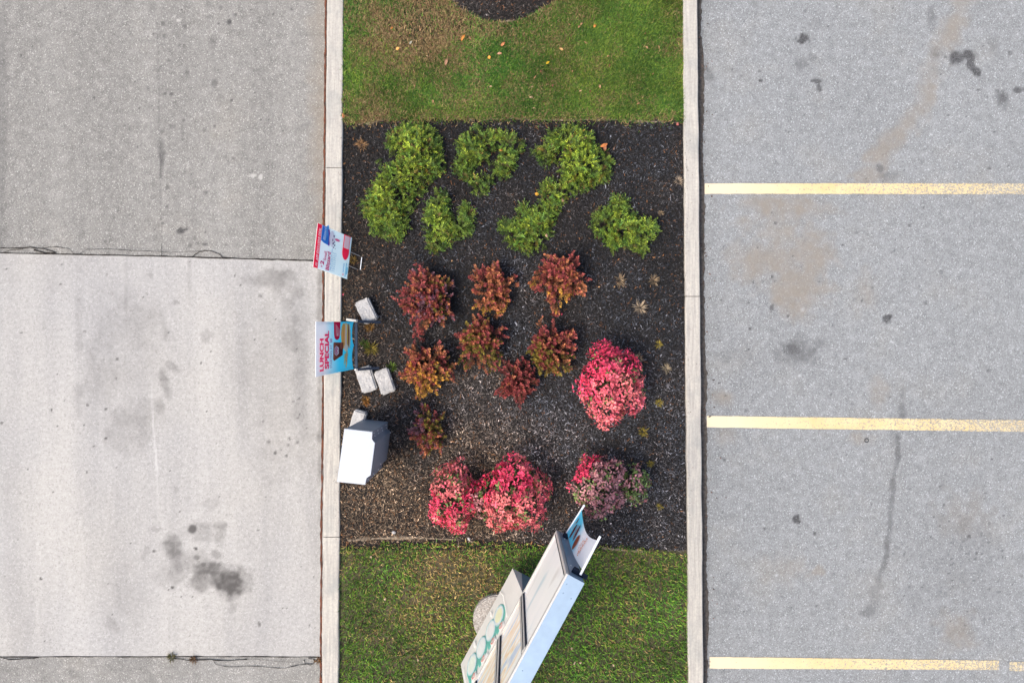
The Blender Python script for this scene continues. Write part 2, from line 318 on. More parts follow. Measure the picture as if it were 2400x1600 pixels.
st_right += conv(R8, [(800,492,25,34,.9,0,.5),(822,510,14,12,.85),(818,543,6,6,.6),(923,587,9,14,.7),(330,100,16,18,.6,0,.8),(592,556,7,9,1),(693,292,9,6,1,-.3),(1303,483,5,6,.95),(2088,98,10,6,1,-.4),(1688,612,5,9,.95,.4),(347,850,9,9,.5),(768,1072,9,9,.5),(937,1058,12,4,.9),(1243,777,5,5,.9),(1850,800,330,420,.10,0,1),(2000,600,200,120,.10,0,1),(314,447,5,8,.9),(380,1010,140,120,.12,0,1)])
for i in range(110):
    st_right += conv(R8, [(random.gauss(1880, 210), random.gauss(760, 260), random.uniform(3, 12), random.uniform(3, 10), random.uniform(.25, .75), 0, .6)])
st_right += conv(R6, [(750,1390,330,150,.7,0,.6),(1330,1260,260,80,.35,0,.8)], BR)
bp = [(1950,-20),(1890,150),(1830,260),(1720,500),(1670,700),(1550,850),(1420,1000),(1330,1120),(1260,1220)]
for (xa, ya), (xb, yb) in zip(bp, bp[1:]):
    for i in range(4):
        t = i / 4; st_right += conv(R6, [(xa + (xb - xa) * t, ya + (yb - ya) * t, 95, 95, .26, 0, .6)], BR)
st_right += conv(R7, [(520,250,190,150,.6,0,.6),(980,230,150,160,.6,0,.6),(830,480,230,190,.7,0,.6),(760,280,300,260,.45,0,.5),(330,1180,80,72,.7,0,.3),(1370,1150,95,130,.35,0,.8),(1250,1450,95,60,.45,0,.8),(720,60,300,110,.35,0,.8),(350,1440,90,70,.3,0,.8),(1300,480,90,150,.3,0,.8)], BR)
st_right += conv(R8, [(1830,1230,130,190,.45,0,.8),(750,820,200,130,.28,0,.8),(940,830,40,40,.5,0,.8),(1900,480,200,160,.25,0,.8)], BR)
st_right += conv(R7, [(1465,803,16,12,.9),(845,1033,12,10,.9),(1030,365,14,12,.3),(865,590,16,14,.35)], LT) + conv(R8, [(670,860,12,10,1),(1152,680,9,6,.9),(1625,90,40,20,.2,0,1)], LT)
for lst, (ua, ub, va, vb), cnt in ((left_stain_shade, (0, 750, 0, 600), 60), (st_slab, (0, 750, 600, 1530), 60), (st_right, (1660, 2400, 0, 1600), 130)):
    for i in range(cnt):
        r = random.uniform(1, 2.6); lst.append((random.uniform(ua, ub), random.uniform(va, vb), r, r * random.uniform(.6, 1.4), random.uniform(.35, .9), random.uniform(0, 3), .3, DK))

def stain_field(X, Y, lst):
    U = X * 200 + 1200; Vv = -Y * 200 + 800
    out = np.zeros((X.size, 3), np.float32)
    n1 = fbm(U / 9, Vv / 9, 3, 4) - .5; n2 = fbm(U / 26, Vv / 26, 8, 4) - .5
    order = np.arange(X.size).reshape(X.shape)
    xs = U[0, :]; ys = Vv[:, 0]
    for (u, v, ru, rv, a, rot, nz, ch) in lst:
        R = max(ru, rv) * 1.9 + 4
        i0, i1 = np.searchsorted(xs, u - R), np.searchsorted(xs, u + R)
        yy = -ys; o = yy if yy[0] < yy[-1] else yy[::-1]
        m_ = np.where(np.abs(ys - v) < R)[0]
        if i1 <= i0 or len(m_) == 0: continue
        sl_ = (slice(m_[0], m_[-1] + 1), slice(i0, i1))
        du = U[sl_] - u; dv = Vv[sl_] - v; c, s_ = math.cos(rot), math.sin(rot)
        du, dv = du * c - dv * s_, du * s_ + dv * c
        big = max(ru, rv)
        nn = n2[sl_] if big > 18 else n1[sl_]
        r = np.sqrt((du / ru) ** 2 + (dv / rv) ** 2) + nn * nz * 2.2
        edge = .38 if big < 18 else (.62 if ch == DK else .95)
        if ch == BR: nn = nn * .6
        val = min(1.0, a * 1.25) * np.clip((1.12 - r) / edge, 0, 1) ** 1.0
        if big > 18: val = val * (1.05 + 1.0 * n1[sl_])
        idx = order[sl_].ravel(); val = np.clip(val, 0, 1).ravel()
        out[idx, ch] = 1 - (1 - out[idx, ch]) * (1 - val)
    return out

def sheet(name, xs, ys, z, mat, lst, cut=None, label=None):
    X, Y = np.meshgrid(xs, ys); V = np.stack([X.ravel(), Y.ravel(), np.full(X.size, z)], 1)
    nx, ny = len(xs), len(ys); idx = np.arange(nx * ny).reshape(ny, nx)
    F = np.stack([idx[:-1, :-1].ravel(), idx[:-1, 1:].ravel(), idx[1:, 1:].ravel(), idx[1:, :-1].ravel()], 1)
    st = stain_field(X, Y, lst)
    if cut is not None: V = cut(V)
    me = arrmesh(name, V, F); setcol(me, 'stain', st)
    return props(link(name, me, mat), kind='structure')

STEP = .0165
# left edge lines of the two kerbs (photo px at ground level) -> x at height 0 as function of y
def curbx(which, y):
    v = 800 - y * 200; t = v / 1600
    u = {'LL': 766 - 12 * t, 'LR': 804.5 - 11.5 * t, 'RL': 1600.5 + 13.5 * t, 'RR': 1634.7 + 15 * t}[which]
    return (u - 1200) / 200 * (1 - CURBH / CAMH)
CURBH = .13; SOIL = .085

big = mesh('ground', [(-60, -60, -.012), (60, -60, -.012), (60, 60, -.012), (-60, 60, -.012)], [(0, 1, 2, 3)])
props(link('ground', big, M['asph_far']), kind='structure')
far = [-22, -12, -8]
xl = np.concatenate([[-14, -8], np.arange(-6.1, -2.12, STEP)]); yall = np.concatenate([[-20, -10, -6], np.arange(-4.1, 4.1, STEP), [6, 10, 20]])
def cutL(V):
    m_ = V[:, 0] > -2.20; 
    return V
sheet('driveway', np.append(xl, -2.10), np.concatenate([[-20, -10, -6], np.arange(-4.1, -3.60, STEP), np.arange(-3.6, .9, .09), np.arange(.93, 4.1, STEP), [6, 10, 20]]), 0.0, M['asph_left'], left_stain_shade)
ysl = np.arange(-3.69, 1.031, STEP)
def cutS(V):
    # slab edge follows the measured joints
    top = 1.031 - (V[:, 0] + 6) * .0225 * .98; t = (V[:, 1] + 3.69) / 4.72
    V = V.copy(); yb = -3.685 - (V[:, 0] + 6) * .001; V[:, 1] = yb + t * (top - yb)
    xr = np.array([curbx('LL', y) for y in V[:, 1]]) - .028
    m_ = V[:, 0] > -2.26; V[m_, 0] = np.minimum(V[m_, 0], xr[m_]); return V
slabx = np.concatenate([[-9, -7.5], np.arange(-6.1, -2.20, STEP)])
sheet('concrete_slab', slabx, ysl, .006, M['slab'], st_slab, cutS)
xr_ = np.concatenate([[2.05], np.arange(2.12, 6.12, STEP), [8, 14]])
sheet('parking_lot', xr_, yall, 0.0, M['asph_right'], st_right)

def jagstrip(name, pts, wd, z, mat, parent=None, jit=.004, n=6, kind=None, label=None):
    """thin strip along a polyline of photo spots with a wandering width"""
    Q = []
    for (a, b) in zip(pts, pts[1:]):
        for i in range(n):
            t = i / n; Q.append((a[0] + (b[0] - a[0]) * t, a[1] + (b[1] - a[1]) * t))
    Q.append(pts[-1]); V = []
    for i, q in enumerate(Q):
        a = Vector(P(*Q[max(0, i - 1)], z)); b = Vector(P(*Q[min(len(Q) - 1, i + 1)], z)); t = (b - a); t.z = 0; t.normalize(); nn = Vector((-t.y, t.x, 0))
        p = Vector(P(q[0], q[1], z)) + nn * random.uniform(-jit, jit); w_ = wd * random.uniform(.45, 1.3) / 2
        V += [p + nn * w_, p - nn * w_]
    F = [(2 * i, 2 * i + 1, 2 * i + 3, 2 * i + 2) for i in range(len(Q) - 1)]
    o = link(name, mesh(name, V, F), mat, parent)
    if kind: props(o, kind=kind)
    return o

slab = bpy.data.objects['concrete_slab']; drive = bpy.data.objects['driveway']
jagstrip('joint', [(-60, 591.5), (150, 596), (370, 600), (560, 606), (740, 611)], .014, .010, M['crack'], drive, .003, 14)
jagstrip('joint', [(-60, 1538), (250, 1538), (500, 1537.5), (750, 1539)], .011, .010, M['crack'], drive, .003, 14)
def cr(tr, pts, wd=.006): jagstrip('crack', [(x / tr[0] + tr[1], y / tr[0] + tr[2]) for x, y in pts], wd, .010, M['crack'], drive, .003, 4)
cr(L3, [(-20,1468),(60,1472),(180,1466),(260,1475),(330,1495)], .012); cr(L3, [(200,1480),(240,1492),(270,1500),(330,1500)], .018)
cr(L3, [(250,1470),(330,1462),(410,1475),(440,1505)], .007); cr(L3, [(470,1505),(520,1478),(640,1475),(780,1485),(930,1490)], .005)
cr(L3, [(1140,1522),(1175,1495),(1215,1485),(1260,1490),(1300,1505),(1320,1526),(1370,1530)], .010); cr(L3, [(930,1490),(1010,1495),(1120,1490),(1190,1488)], .004)
cr(L3, [(10,1500),(60,1482),(140,1476)], .006); cr(L3, [(957,1440),(955,1520)], .006)
cr(L5, [(1160,1400),(1250,1415),(1400,1410),(1520,1418),(1650,1410)], .012); cr(L5, [(1430,1420),(1445,1445),(1520,1460),(1700,1455),(1900,1470),(2000,1445),(2050,1440),(2080,1450)], .006)
cr(L5, [(2060,1400),(2100,1410),(2095,1440),(2040,1440),(2030,1410)], .009); cr(L5, [(1650,1405),(1800,1415),(1960,1430)], .003); cr(L5, [(0,1392),(60,1412),(200,1405),(260,1395)], .012)
jagstrip('joint', [(763.5, -60), (761, 300), (757, 600), (757, 900), (753, 1250), (751.5, 1660)], .022, .012, M['joint'], drive, .0035, 40)

# painted stall lines
def yline(pts):
    V = []
    n = 60
    for i in range(n + 1):
        t = i / n; x = pts[0] + (pts[1] - pts[0]) * t
        yt = pts[2] + (pts[3] - pts[2]) * t + random.uniform(-.5, .5); yb = pts[4] + (pts[5] - pts[4]) * t + random.uniform(-.5, .5)
        V += [P(x, yt, .004), P(x, yb, .004)]
    return V, n
for args in ([(1651.5, 2760, 430, 430, 454.2, 455.5)], [(1656.7, 2760, 974, 990, 1001, 1016)], [(1663, 2341, 1538.2, 1547, 1565.7, 1569), (2366, 2760, 1550, 1553, 1571, 1574)]):
    V = []; F = []
    for a in args:
        v_, n = yline(a); b = len(V); V += v_; F += [(b + 2 * i, b + 2 * i + 1, b + 2 * i + 3, b + 2 * i + 2) for i in range(n)]
    props(link('parking_line', mesh('parking_line', V, F), M['yellow']), kind='structure')

# ---------------------------------------------------------------- kerbs
def kerb(nm, a, b, joints):
    root = bpy.data.objects.new(nm, None); COL.objects.link(root); props(root, kind='structure')
    bounds = [20] + joints + [-20]
    for y1, y0 in zip(bounds, bounds[1:]):
        bm = bmesh.new(); prof = []
        ys = np.arange(y0 + .004, y1 - .003, .12) if abs(y1) < 19 and abs(y0) < 19 else np.concatenate([np.arange(max(y0, -5) + .004, min(y1, 5) - .003, .12)])
        ys = sorted(set([y0 + .004] + [float(q) for q in ys] + [y1 - .004]))
        for y in ys:
            xa, xb = curbx(a, y), curbx(b, y); w1 = float(vn(np.array(y * 3.1), np.array(1.0), 5) - .5) * .010; w2 = float(vn(np.array(y * 3.3), np.array(9.0), 6) - .5) * .010
            w1 += random.uniform(-.0015, .0015); w2 += random.uniform(-.0015, .0015)
            out = a[0] == 'L'
            xa += w1; xb += w2; rd = .014
            prof.append([bm.verts.new(p) for p in ((xa, y, -.02), (xa, y, CURBH - rd), (xa + rd * .3, y, CURBH - rd * .3), (xa + rd, y, CURBH), (xb - rd, y, CURBH), (xb - rd * .3, y, CURBH - rd * .3), (xb, y, CURBH - rd), (xb, y, -.02))])
        for p, q in zip(prof, prof[1:]):
            for i in range(7): bm.faces.new((p[i], p[i + 1], q[i + 1], q[i]))
        bm.faces.new(prof[0]); bm.faces.new(prof[-1][::-1])
        link('kerb_segment', bmmesh('kerb_segment', bm), M['curb'], root)
    bm = bmesh.new()
    for y in joints:
        xa, xb = curbx(a, y) + .008, curbx(b, y) - .008
        prism(bm, [(xa, y - .0036), (xb, y - .0036), (xb, y + .0036), (xa, y + .0036)], 0, CURBH - .012)
    link('joint_filler', bmmesh('joint_filler', bm), M['crack'], root)
kerb('left_kerb', 'LL', 'LR', [P(0, 393, .13)[1], P(0, 1258, .13)[1]])
kerb('right_kerb', 'RL', 'RR', [P(0, 694.5, .13)[1]])

# gutter dirt along the right kerb, kerb shadow mixed into its dark tone
V = []; F = []; n = 420
for i in range(n + 1):
    y = -4.6 + 9.2 * i / n; x0 = curbx('RR', y) - .01
    w_ = .060 + .055 * float(fbm(np.array(y * 2.2), np.array(3.), 21)) + .028 * float(fbm(np.array(y * 22.), np.array(7.), 22, 3)) + random.uniform(-.004, .004)
    V += [(x0, y, .003), (x0 + w_, y, .003)]
F = [(2 * i, 2 * i + 1, 2 * i + 3, 2 * i + 2) for i in range(n)]
props(link('gutter_dirt_shade', mesh('gutter_dirt_shade', V, F), M['dirt']), kind='structure')

# ---------------------------------------------------------------- island soil
BT = lambda x: P(0, 288, .09)[1] + .02 + np.where(x < -1.6, -.05, 0) + .02 * (fbm(x * 3, x * 0 + 2, 31) - .5) * 2 + .06 * (fbm(x * 14, x * 0 + 2, 35) - .5)
BB = lambda x: P(0, 1270, .09)[1] + np.clip((x - 1.0) * -.07, -.12, 0) + .05 * (fbm(x * 2.5, x * 0 + 5, 32) - .5) * 2 + .08 * (fbm(x * 12, x * 0 + 5, 36) - .5)
RING = P(1178, -139, .09); RR = 187 / 200
def soilz(x, y):
    z = SOIL + .028 * (fbm(x * 2.2, y * 2.2, 41) - .5) * 2
    z = z + .03 * np.clip(1 - np.hypot(x / 1.7, (y + .1) / 2.2), 0, 1)
    return z
def patch(name, x0, x1, y0, y1, step, mat, zoff=0.0, bump=.006):
    xs = np.arange(x0, x1 + step, step); ys = np.arange(y0, y1 + step, step); X, Y = np.meshgrid(xs, ys)
    XL = curbx('LR', Y) - .01; XR = curbx('RL', Y) + .01; X = np.clip(X, XL, XR)
    Z = soilz(X, Y) + zoff + bump * (fbm(X * 25, Y * 25, 44) - .5) * 2
    nx, ny = len(xs), len(ys); idx = np.arange(nx * ny).reshape(ny, nx)
    F = np.stack([idx[:-1, :-1].ravel(), idx[:-1, 1:].ravel(), idx[1:, 1:].ravel(), idx[1:, :-1].ravel()], 1)
    return props(link(name, arrmesh(name, np.stack([X.ravel(), Y.ravel(), Z.ravel()], 1), F), mat), kind='structure')
yT = float(P(0, 288, .09)[1]); yB = float(P(0, 1268, .09)[1])
patch('mulch_bed', -2.1, 2.3, yB - .1, yT + .1, .035, M['mulch'], .004, .012)
patch('lawn', -2.1, 2.3, yT - .05, 5.6, .045, M['soil'], 0)
patch('lawn', -2.3, 2.4, -5.6, yB + .05, .045, M['soil'], 0)
for nm, ya, yb in (('lawn', 5.6, 20), ('lawn', -20, -5.6)):
    props(link(nm, mesh(nm, [(curbx('LR', ya), ya, SOIL), (curbx('RL', ya), ya, SOIL), (curbx('RL', yb), yb, SOIL), (curbx('LR', yb), yb, SOIL)], [(0, 1, 2, 3)]), M['soil']), kind='structure')
# bare clay lips where the turf was cut
def clay(pts, wd, seed):
    V = []; F = []; m_ = []
    for (a, b) in zip(pts, pts[1:]):
        for i in range(10): t = i / 10; m_.append((a[0] + (b[0] - a[0]) * t, a[1] + (b[1] - a[1]) * t, a[2] + (b[2] - a[2]) * t))
    for i, (u, v, w_) in enumerate(m_):
        x, y, _ = P(u, v, .10); a = m_[max(0, i - 1)]; b = m_[min(len(m_) - 1, i + 1)]; t = Vector((b[0] - a[0], -(b[1] - a[1]), 0)).normalized(); nn = Vector((-t.y, t.x, 0))
        h = w_ / 400 * (.15 + 1.5 * float(fbm(np.array(u / 14.), np.array(v / 30. + 4), 33, 3))) * random.uniform(.6, 1.3)
        for k in (-1, -.4, .4, 1):
            q = Vector((x, y, 0)) + nn * h * k; V.append((q.x, q.y, float(soilz(np.array(q.x), np.array(q.y))) + (.012 if abs(k) < 1 else -.004) + random.uniform(-.003, .004)))
    for i in range(len(m_) - 1):
        for k in range(3): F.append((4 * i + k, 4 * i + k + 1, 4 * i + k + 5, 4 * i + k + 4))
    return V, F
for pts in ([(838, 291, 9), (870, 288, 14), (900, 279, 9), (960, 275, 7), (1050, 276, 10), (1200, 277, 13), (1300, 280, 10), (1440, 279, 8), (1500, 283, 9), (1560, 286, 6)],
            [(816, 1266, 10), (870, 1262, 13), (950, 1260, 12), (1010, 1262, 7), (1080, 1266, 4)], [(1410, 1284, 6), (1460, 1288, 14), (1520, 1293, 8)],
            [(1160, 53, 4), (1210, 44, 7), (1250, 30, 9), (1275, 16, 11), (1295, 0, 12), (1330, -30, 10)]):
    V, F = clay(pts, 10, 1); props(link('bare_soil', mesh('bare_soil', V, F), M['clay']), kind='structure')

# ---------------------------------------------------------------- grass
def in_lawn(x, y):
    top = (y > BT(x) + .035 - rng.exponential(.02, len(x))) & (np.hypot(x - RING[0], y - RING[1]) > RR + .0 + .04 * (fbm(x * 6, y * 6, 50) - .5) * 2)
    bot = (y < BB(x) - .03)
    return (x > curbx('LR', y) + .0) & (x < curbx('RL', y) - .0) & (top | bot) & (np.abs(y) < 5.4)
def build_grass(n):
    x = rng.uniform(-2.3, 2.4, n * 3); y = np.concatenate([rng.uniform(2.4, 5.2, int(n * 1.5)), rng.uniform(-5.2, -2.2, n * 3 - int(n * 1.5))])
    dens = fbm(x * 1.6, y * 1.6, 60)
    U = x * 200 + 1200; Vv = 800 - y * 200
    def g(u, v, r, s=1.0): return s * np.exp(-((U - u) ** 2 + (Vv - v) ** 2) / (2 * r * r))
    dead = g(990, 30, 70, .65) + g(1060, 70, 60, .9) + g(860, 60, 45, .7) + g(950, 110, 55, .8) + g(1290, 60, 60, .55) + g(880, 275, 45, .9) + g(1100, 272, 70, .4) + g(1590, 120, 18, .4) + np.clip((262 - Vv) / -30, 0, 1) * (Vv < 320) * .5
    dead += g(1085, 1320, 55, 1.0) + g(1010, 1330, 55, .6) + g(990, 1430, 50, .6) + g(1120, 1365, 45, .8) + g(1060, 1500, 55, .5) + g(1350, 1500, 90, .25) + g(1500, 1400, 70, .35) + g(820, 1290, 18, .4) + (Vv > 900) * np.clip((1310 - Vv) / 45, 0, 1) * .35
    dead = dead + (fbm(x * 5, y * 5, 61) - .5) * 1.3
    kerbd = np.minimum(x - curbx('LR', y), curbx('RL', y) - x)
    bare = g(985, 15, 60, .55) + g(1100, 62, 40, .6) + g(1210, 55, 40, .5) + g(960, 95, 30, .4) + np.clip(1 - kerbd / .07, 0, 1) * .75 * (x < 0) + g(1185, 1530, 60, .1)
    keep = in_lawn(x, y) & (rng.random(x.size) > np.clip(bare, 0, .93)) & (rng.random(x.size) < np.clip(1.35 - .5 * dead, .45, 1))
    x, y, dead = x[keep][:n], y[keep][:n], dead[keep][:n]
    idx = rng.permutation(len(x)); n = len(x)
    z = soilz(x, y)
    ln = rng.uniform(.030, .070, n); th = rng.uniform(0, 2 * PI, n); tilt = rng.uniform(.25, 1.25, n); wd = rng.uniform(.0022, .0046, n)
    dx, dy = np.cos(th), np.sin(th); px, py = -dy, dx
    base = np.stack([x, y, z], 1); d1 = np.stack([dx * np.sin(tilt * .5), dy * np.sin(tilt * .5), np.cos(tilt * .5)], 1); d2 = np.stack([dx * np.sin(tilt * 1.25), dy * np.sin(tilt * 1.25), np.cos(tilt * 1.25)], 1)
    sd = np.stack([px, py, np.zeros(n)], 1) * wd[:, None]
    mid = base + d1 * ln[:, None] * .55; tip = mid + d2 * ln[:, None] * .6
    V = np.stack([base - sd, base + sd, mid - sd * .9, mid + sd * .9, tip], 1).reshape(-1, 3)
    b = np.arange(n)[:, None] * 5
    F = np.concatenate([b + [0, 1, 3], b + [0, 3, 2], b + [2, 3, 4]], 0)
    g1 = np.array([.085, .20, .035]); g2 = np.array([.21, .34, .045]); g3 = np.array([.035, .10, .022]); tan = np.array([.46, .34, .17]); brn = np.array([.17, .10, .05])
    t = rng.random(n)[:, None]; c = np.where(t < .5, g1 + (g2 - g1) * rng.random((n, 1)), g3 + (g1 - g3) * rng.random((n, 1)))
    tone = fbm(x * 2.2 + 5, y * 2.2, 66)[:, None]; c = c * (.40 + 1.15 * tone); c[:, 0] *= (.7 + .75 * fbm(x * 1.3, y * 1.3, 68))
    isd = rng.random(n) < np.clip(.05 + dead * (.70 - .22 * (y < 0)), .03, .85)
    dc = brn + (tan - brn) * rng.random((n, 1)) ** 1.2
    dc = dc * np.where((y < 0)[:, None], 1.05, 1.0); c = np.where(isd[:, None], dc, c) * rng.uniform(.75, 1.25, (n, 1))
    low = y < 0; c[low] = c[low] * np.array([1.40, 1.42, 1.1])
    C = np.repeat(c, 5, 0)
    return V, F, C
V, F, C = build_grass(265000)
top = (V[F[:, 0], 1] > 0)
for msk in (top, ~top):
    f = F[msk]; used = np.unique(f); mp = np.zeros(len(V), np.int64); mp[used] = np.arange(len(used))
    props(link('grass', arrmesh('grass', V[used], mp[f], C[used]), M['grass']), 'short green turf with tan dead patches in the planting island', 'grass', kind='stuff')

# ---------------------------------------------------------------- mulch shreds
def build_chips(n, region, warm):
    x, y = region(n); n = len(x)
    z = soilz(x, y) + rng.uniform(.002, .022, n)
    ln = rng.lognormal(-3.80, .50, n).clip(.008, .08) * .5; wd = rng.uniform(.0012, .0034, n) * (1 + (rng.random(n) < .06) * 1.4)
    th = rng.uniform(0, 2 * PI, n); el = rng.normal(0, .38, n); bend = rng.normal(0, .25, n)
    dx, dy, dz = np.cos(th) * np.cos(el), np.sin(th) * np.cos(el), np.sin(el)
    D = np.stack([dx, dy, dz], 1); roll = rng.normal(0, .6, n)
    Sd = np.stack([-np.sin(th) * np.cos(roll), np.cos(th) * np.cos(roll), np.sin(roll)], 1)
    c0 = np.stack([x, y, z], 1); off = Sd * (bend * ln)[:, None]
    a = c0 - D * ln[:, None]; b = c0 + D * ln[:, None]; w_ = Sd * wd[:, None]
    V = np.stack([a - w_ * .5, a + w_ * .5, c0 + off - w_, c0 + off + w_, b - w_ * .5, b + w_ * .5], 1).reshape(-1, 3)
    q = np.arange(n)[:, None] * 6; F = np.concatenate([q + [0, 2, 3, 1], q + [2, 4, 5, 3]], 0)
    wv = warm(x, y)[:, None]
    lum = rng.lognormal(-3.72, .85, (n, 1)).clip(.004, .24); hi = rng.random((n, 1)); lum = np.where(hi > .970, rng.uniform(.10, .34, (n, 1)), lum)
    lum = lum * (.45 + 1.35 * fbm(x * 1.7 + 3, y * 1.7, 74) ** 1.3)[:, None] * (.80 + .75 * np.clip(-y / 1.5 + .3, 0, 1) + dusty(x, y))[:, None]; cool = np.array([.90, .95, 1.10]); wr = np.array([1.42, 1.02, .68]); c = lum * (cool + (wr - cool) * wv) * (1 + .55 * wv)
    or_ = rng.random((n, 1)) < .02 * (1 + 3 * wv); c = np.where(or_, np.array([.26, .12, .05]) * rng.uniform(.4, 1.2, (n, 1)), c)
    return V, F, np.repeat(c, 6, 0)
def warmf(x, y):
    U = x * 200 + 1200; Vv = 800 - y * 200
    wv = np.clip((960 - U) / 150, 0, 1) * .75 * np.clip((Vv - 400) / 200, .3, 1) + np.clip((Vv - 960) / 200, 0, 1) * np.clip((1420 - U) / 260, .15, 1) * .95 + .35 * np.exp(-((U - 1050) ** 2 + (Vv - 950) ** 2) / (2 * 90 ** 2))
    return np.clip(wv + (fbm(x * 3, y * 3, 71) - .5) * .8 + .1, 0, 1)
def dusty(x, y):
    U = x * 200 + 1200; Vv = 800 - y * 200
    return sum(a * np.exp(-((U - u) ** 2 / (2 * p * p) + (Vv - v) ** 2 / (2 * q * q))) for u, v, p, q, a in ((1180, 960, 120, 60, .45), (1310, 1050, 60, 35, .9), (1090, 1040, 60, 30, .6), (1215, 650, 26, 30, 1.1), (1190, 800, 36, 60, .4), (1110, 900, 50, 40, .5), (880, 1150, 60, 80, .6)))
def bedreg(n):
    x = rng.uniform(-2.1, 2.2, int(n * 1.1)); y = rng.uniform(yB - .1, yT + .1, int(n * 1.1))
    k = (x > curbx('LR', y) + .003) & (x < curbx('RL', y) - .003) & (y < BT(x) + rng.exponential(.012, len(x))) & (y > BB(x) - rng.exponential(.018, len(x))); x, y = x[k], y[k]; return x, y
V, F, C = build_chips(185000, bedreg, warmf)
props(link('bark_mulch', arrmesh('bark_mulch', V, F, C), M['chips']), 'dark shredded bark mulch covering the shrub bed', 'mulch', kind='stuff')
def ringreg(n):
    r = RR * np.sqrt(rng.random(n)); a = rng.uniform(0, 2 * PI, n); x = RING[0] + r * np.cos(a); y = RING[1] + r * np.sin(a); k = y > 3.6; return x[k], y[k]
V, F, C = build_chips(34000, ringreg, lambda x, y: np.full(x.shape, .45))
V[:, 2] += .012
props(link('bark_mulch', arrmesh('bark_mulch', V, F, C), M['chips']), 'brown bark mulch in the round ring cut in the upper lawn', 'mulch', kind='stuff')
bm = bmesh.new(); cc = bm.verts.new((RING[0], RING[1], SOIL + .02)); rg = [bm.verts.new((RING[0] + (RR - .01) * math.cos(a * PI / 32), RING[1] + (RR - .01) * math.sin(a * PI / 32), SOIL + .012)) for a in range(64)]
for i in range(64): bm.faces.new((cc, rg[i], rg[(i + 1) % 64]))
props(link('mulch_bed', bmmesh('mulch_bed', bm), M['mulch']), kind='structure')

# ---------------------------------------------------------------- leaf builder
def leaves(pos, dirs, ln, wd, col, nrm=None, fold=.25):
    """rhombic folded leaves: pos (n,3), dirs (n,3) unit"""
    n = len(pos); up = np.tile(np.array([0, 0, 1.0]), (n, 1)) + rng.normal(0, .45, (n, 3)) if nrm is None else nrm
    sd = np.cross(dirs, up); sd /= np.linalg.norm(sd, axis=1)[:, None] + 1e-9; nn = np.cross(sd, dirs)
    ln = ln[:, None]; wd = wd[:, None]
    base = pos; tip = pos + dirs * ln - nn * ln * .12; m_ = pos + dirs * ln * .48
    l_ = m_ + sd * wd + nn * wd * fold; r_ = m_ - sd * wd + nn * wd * fold
    V = np.stack([base, r_, tip, l_], 1).reshape(-1, 3); q = np.arange(n)[:, None] * 4
    F = np.concatenate([q + [0, 1, 2], q + [0, 2, 3]], 0)
    return V, F, np.repeat(col, 4, 0)
def unit(a): return a / (np.linalg.norm(a, axis=1)[:, None] + 1e-9)

# ---------------------------------------------------------------- junipers
def C5(l): return [(x / 4.355 + 800, y / 4.355 + 260) for x, y in l]
def C6(l): return [(x / 4.3556 + 1150, y / 4.3556 + 260) for x, y in l]
JUN = [
 (C5([(430,280),(500,180),(640,110),(800,110),(950,170),(960,260),(1060,290),(1000,380),(1070,530),(1010,650),(880,720),(800,870),(690,860),(760,950),(680,1030),(660,1220),(590,1330),(400,1260),(260,1220),(290,1100),(190,1020),(190,920),(290,780),(380,640),(400,600),(360,470),(440,470),(540,520),(540,460),(440,350)]), 'large bright green spreading juniper nearest the left kerb', 0),
 ([(1071,324),(1098,303),(1121,290),(1144,303),(1176,301),(1194,301),(1228,333),(1228,350),(1212,359),(1210,379),(1189,416),(1159,412),(1152,391),(1166,375),(1176,347),(1158,345),(1144,352),(1144,375),(1131,389),(1103,393),(1096,407),(1133,404),(1154,409),(1151,432),(1140,450),(1117,460),(1103,444),(1092,418),(1062,398),(1062,389),(1071,370),(1069,347)], 'green juniper with a hollow centre in the middle of the top row', 0),
 (C5([(970,770),(1050,780),(1060,840),(1140,850),(1110,900),(1090,950),(1130,1060),(1140,1120),(1220,1070),(1210,960),(1280,900),(1300,960),(1390,1060),(1330,1130),(1330,1250),(1200,1290),(1050,1400),(950,1430),(870,1400),(880,1300),(840,1170),(850,1010),(880,900),(920,830)]), 'small L shaped green juniper right of the large left one', 0),
 (C6([(570,210),(690,160),(830,120),(920,140),(980,170),(1060,250),(1080,370),(1200,400),(1250,470),(1230,620),(1200,700),(1080,760),(960,800),(820,850),(780,900),(720,960),(680,1060),(640,1160),(640,1240),(560,1300),(560,1380),(440,1400),(380,1480),(320,1460),(260,1400),(170,1340),(150,1260),(90,1180),(90,1100),(170,1110),(250,1120),(280,1020),(290,930),(360,930),(400,980),(500,950),(510,860),(500,760),(560,690),(680,680),(690,620),(720,540),(700,510),(600,540),(510,520),(490,450),(430,410),(460,360),(560,310)]), 'long S shaped juniper running from the top row down to the russet shrubs', 0),
 (C6([(1260,840),(1320,850),(1410,900),(1410,1000),(1470,1040),(1540,1060),(1620,1040),(1700,1110),(1720,1160),(1700,1260),(1620,1340),(1630,1430),(1560,1480),(1480,1430),(1400,1380),(1330,1380),(1250,1430),(1190,1380),(1160,1290),(1080,1290),(1050,1160),(1040,1100),(1080,1060),(1070,980),(1160,1000),(1230,930)]), 'green juniper standing alone nearest the right kerb', 0)]
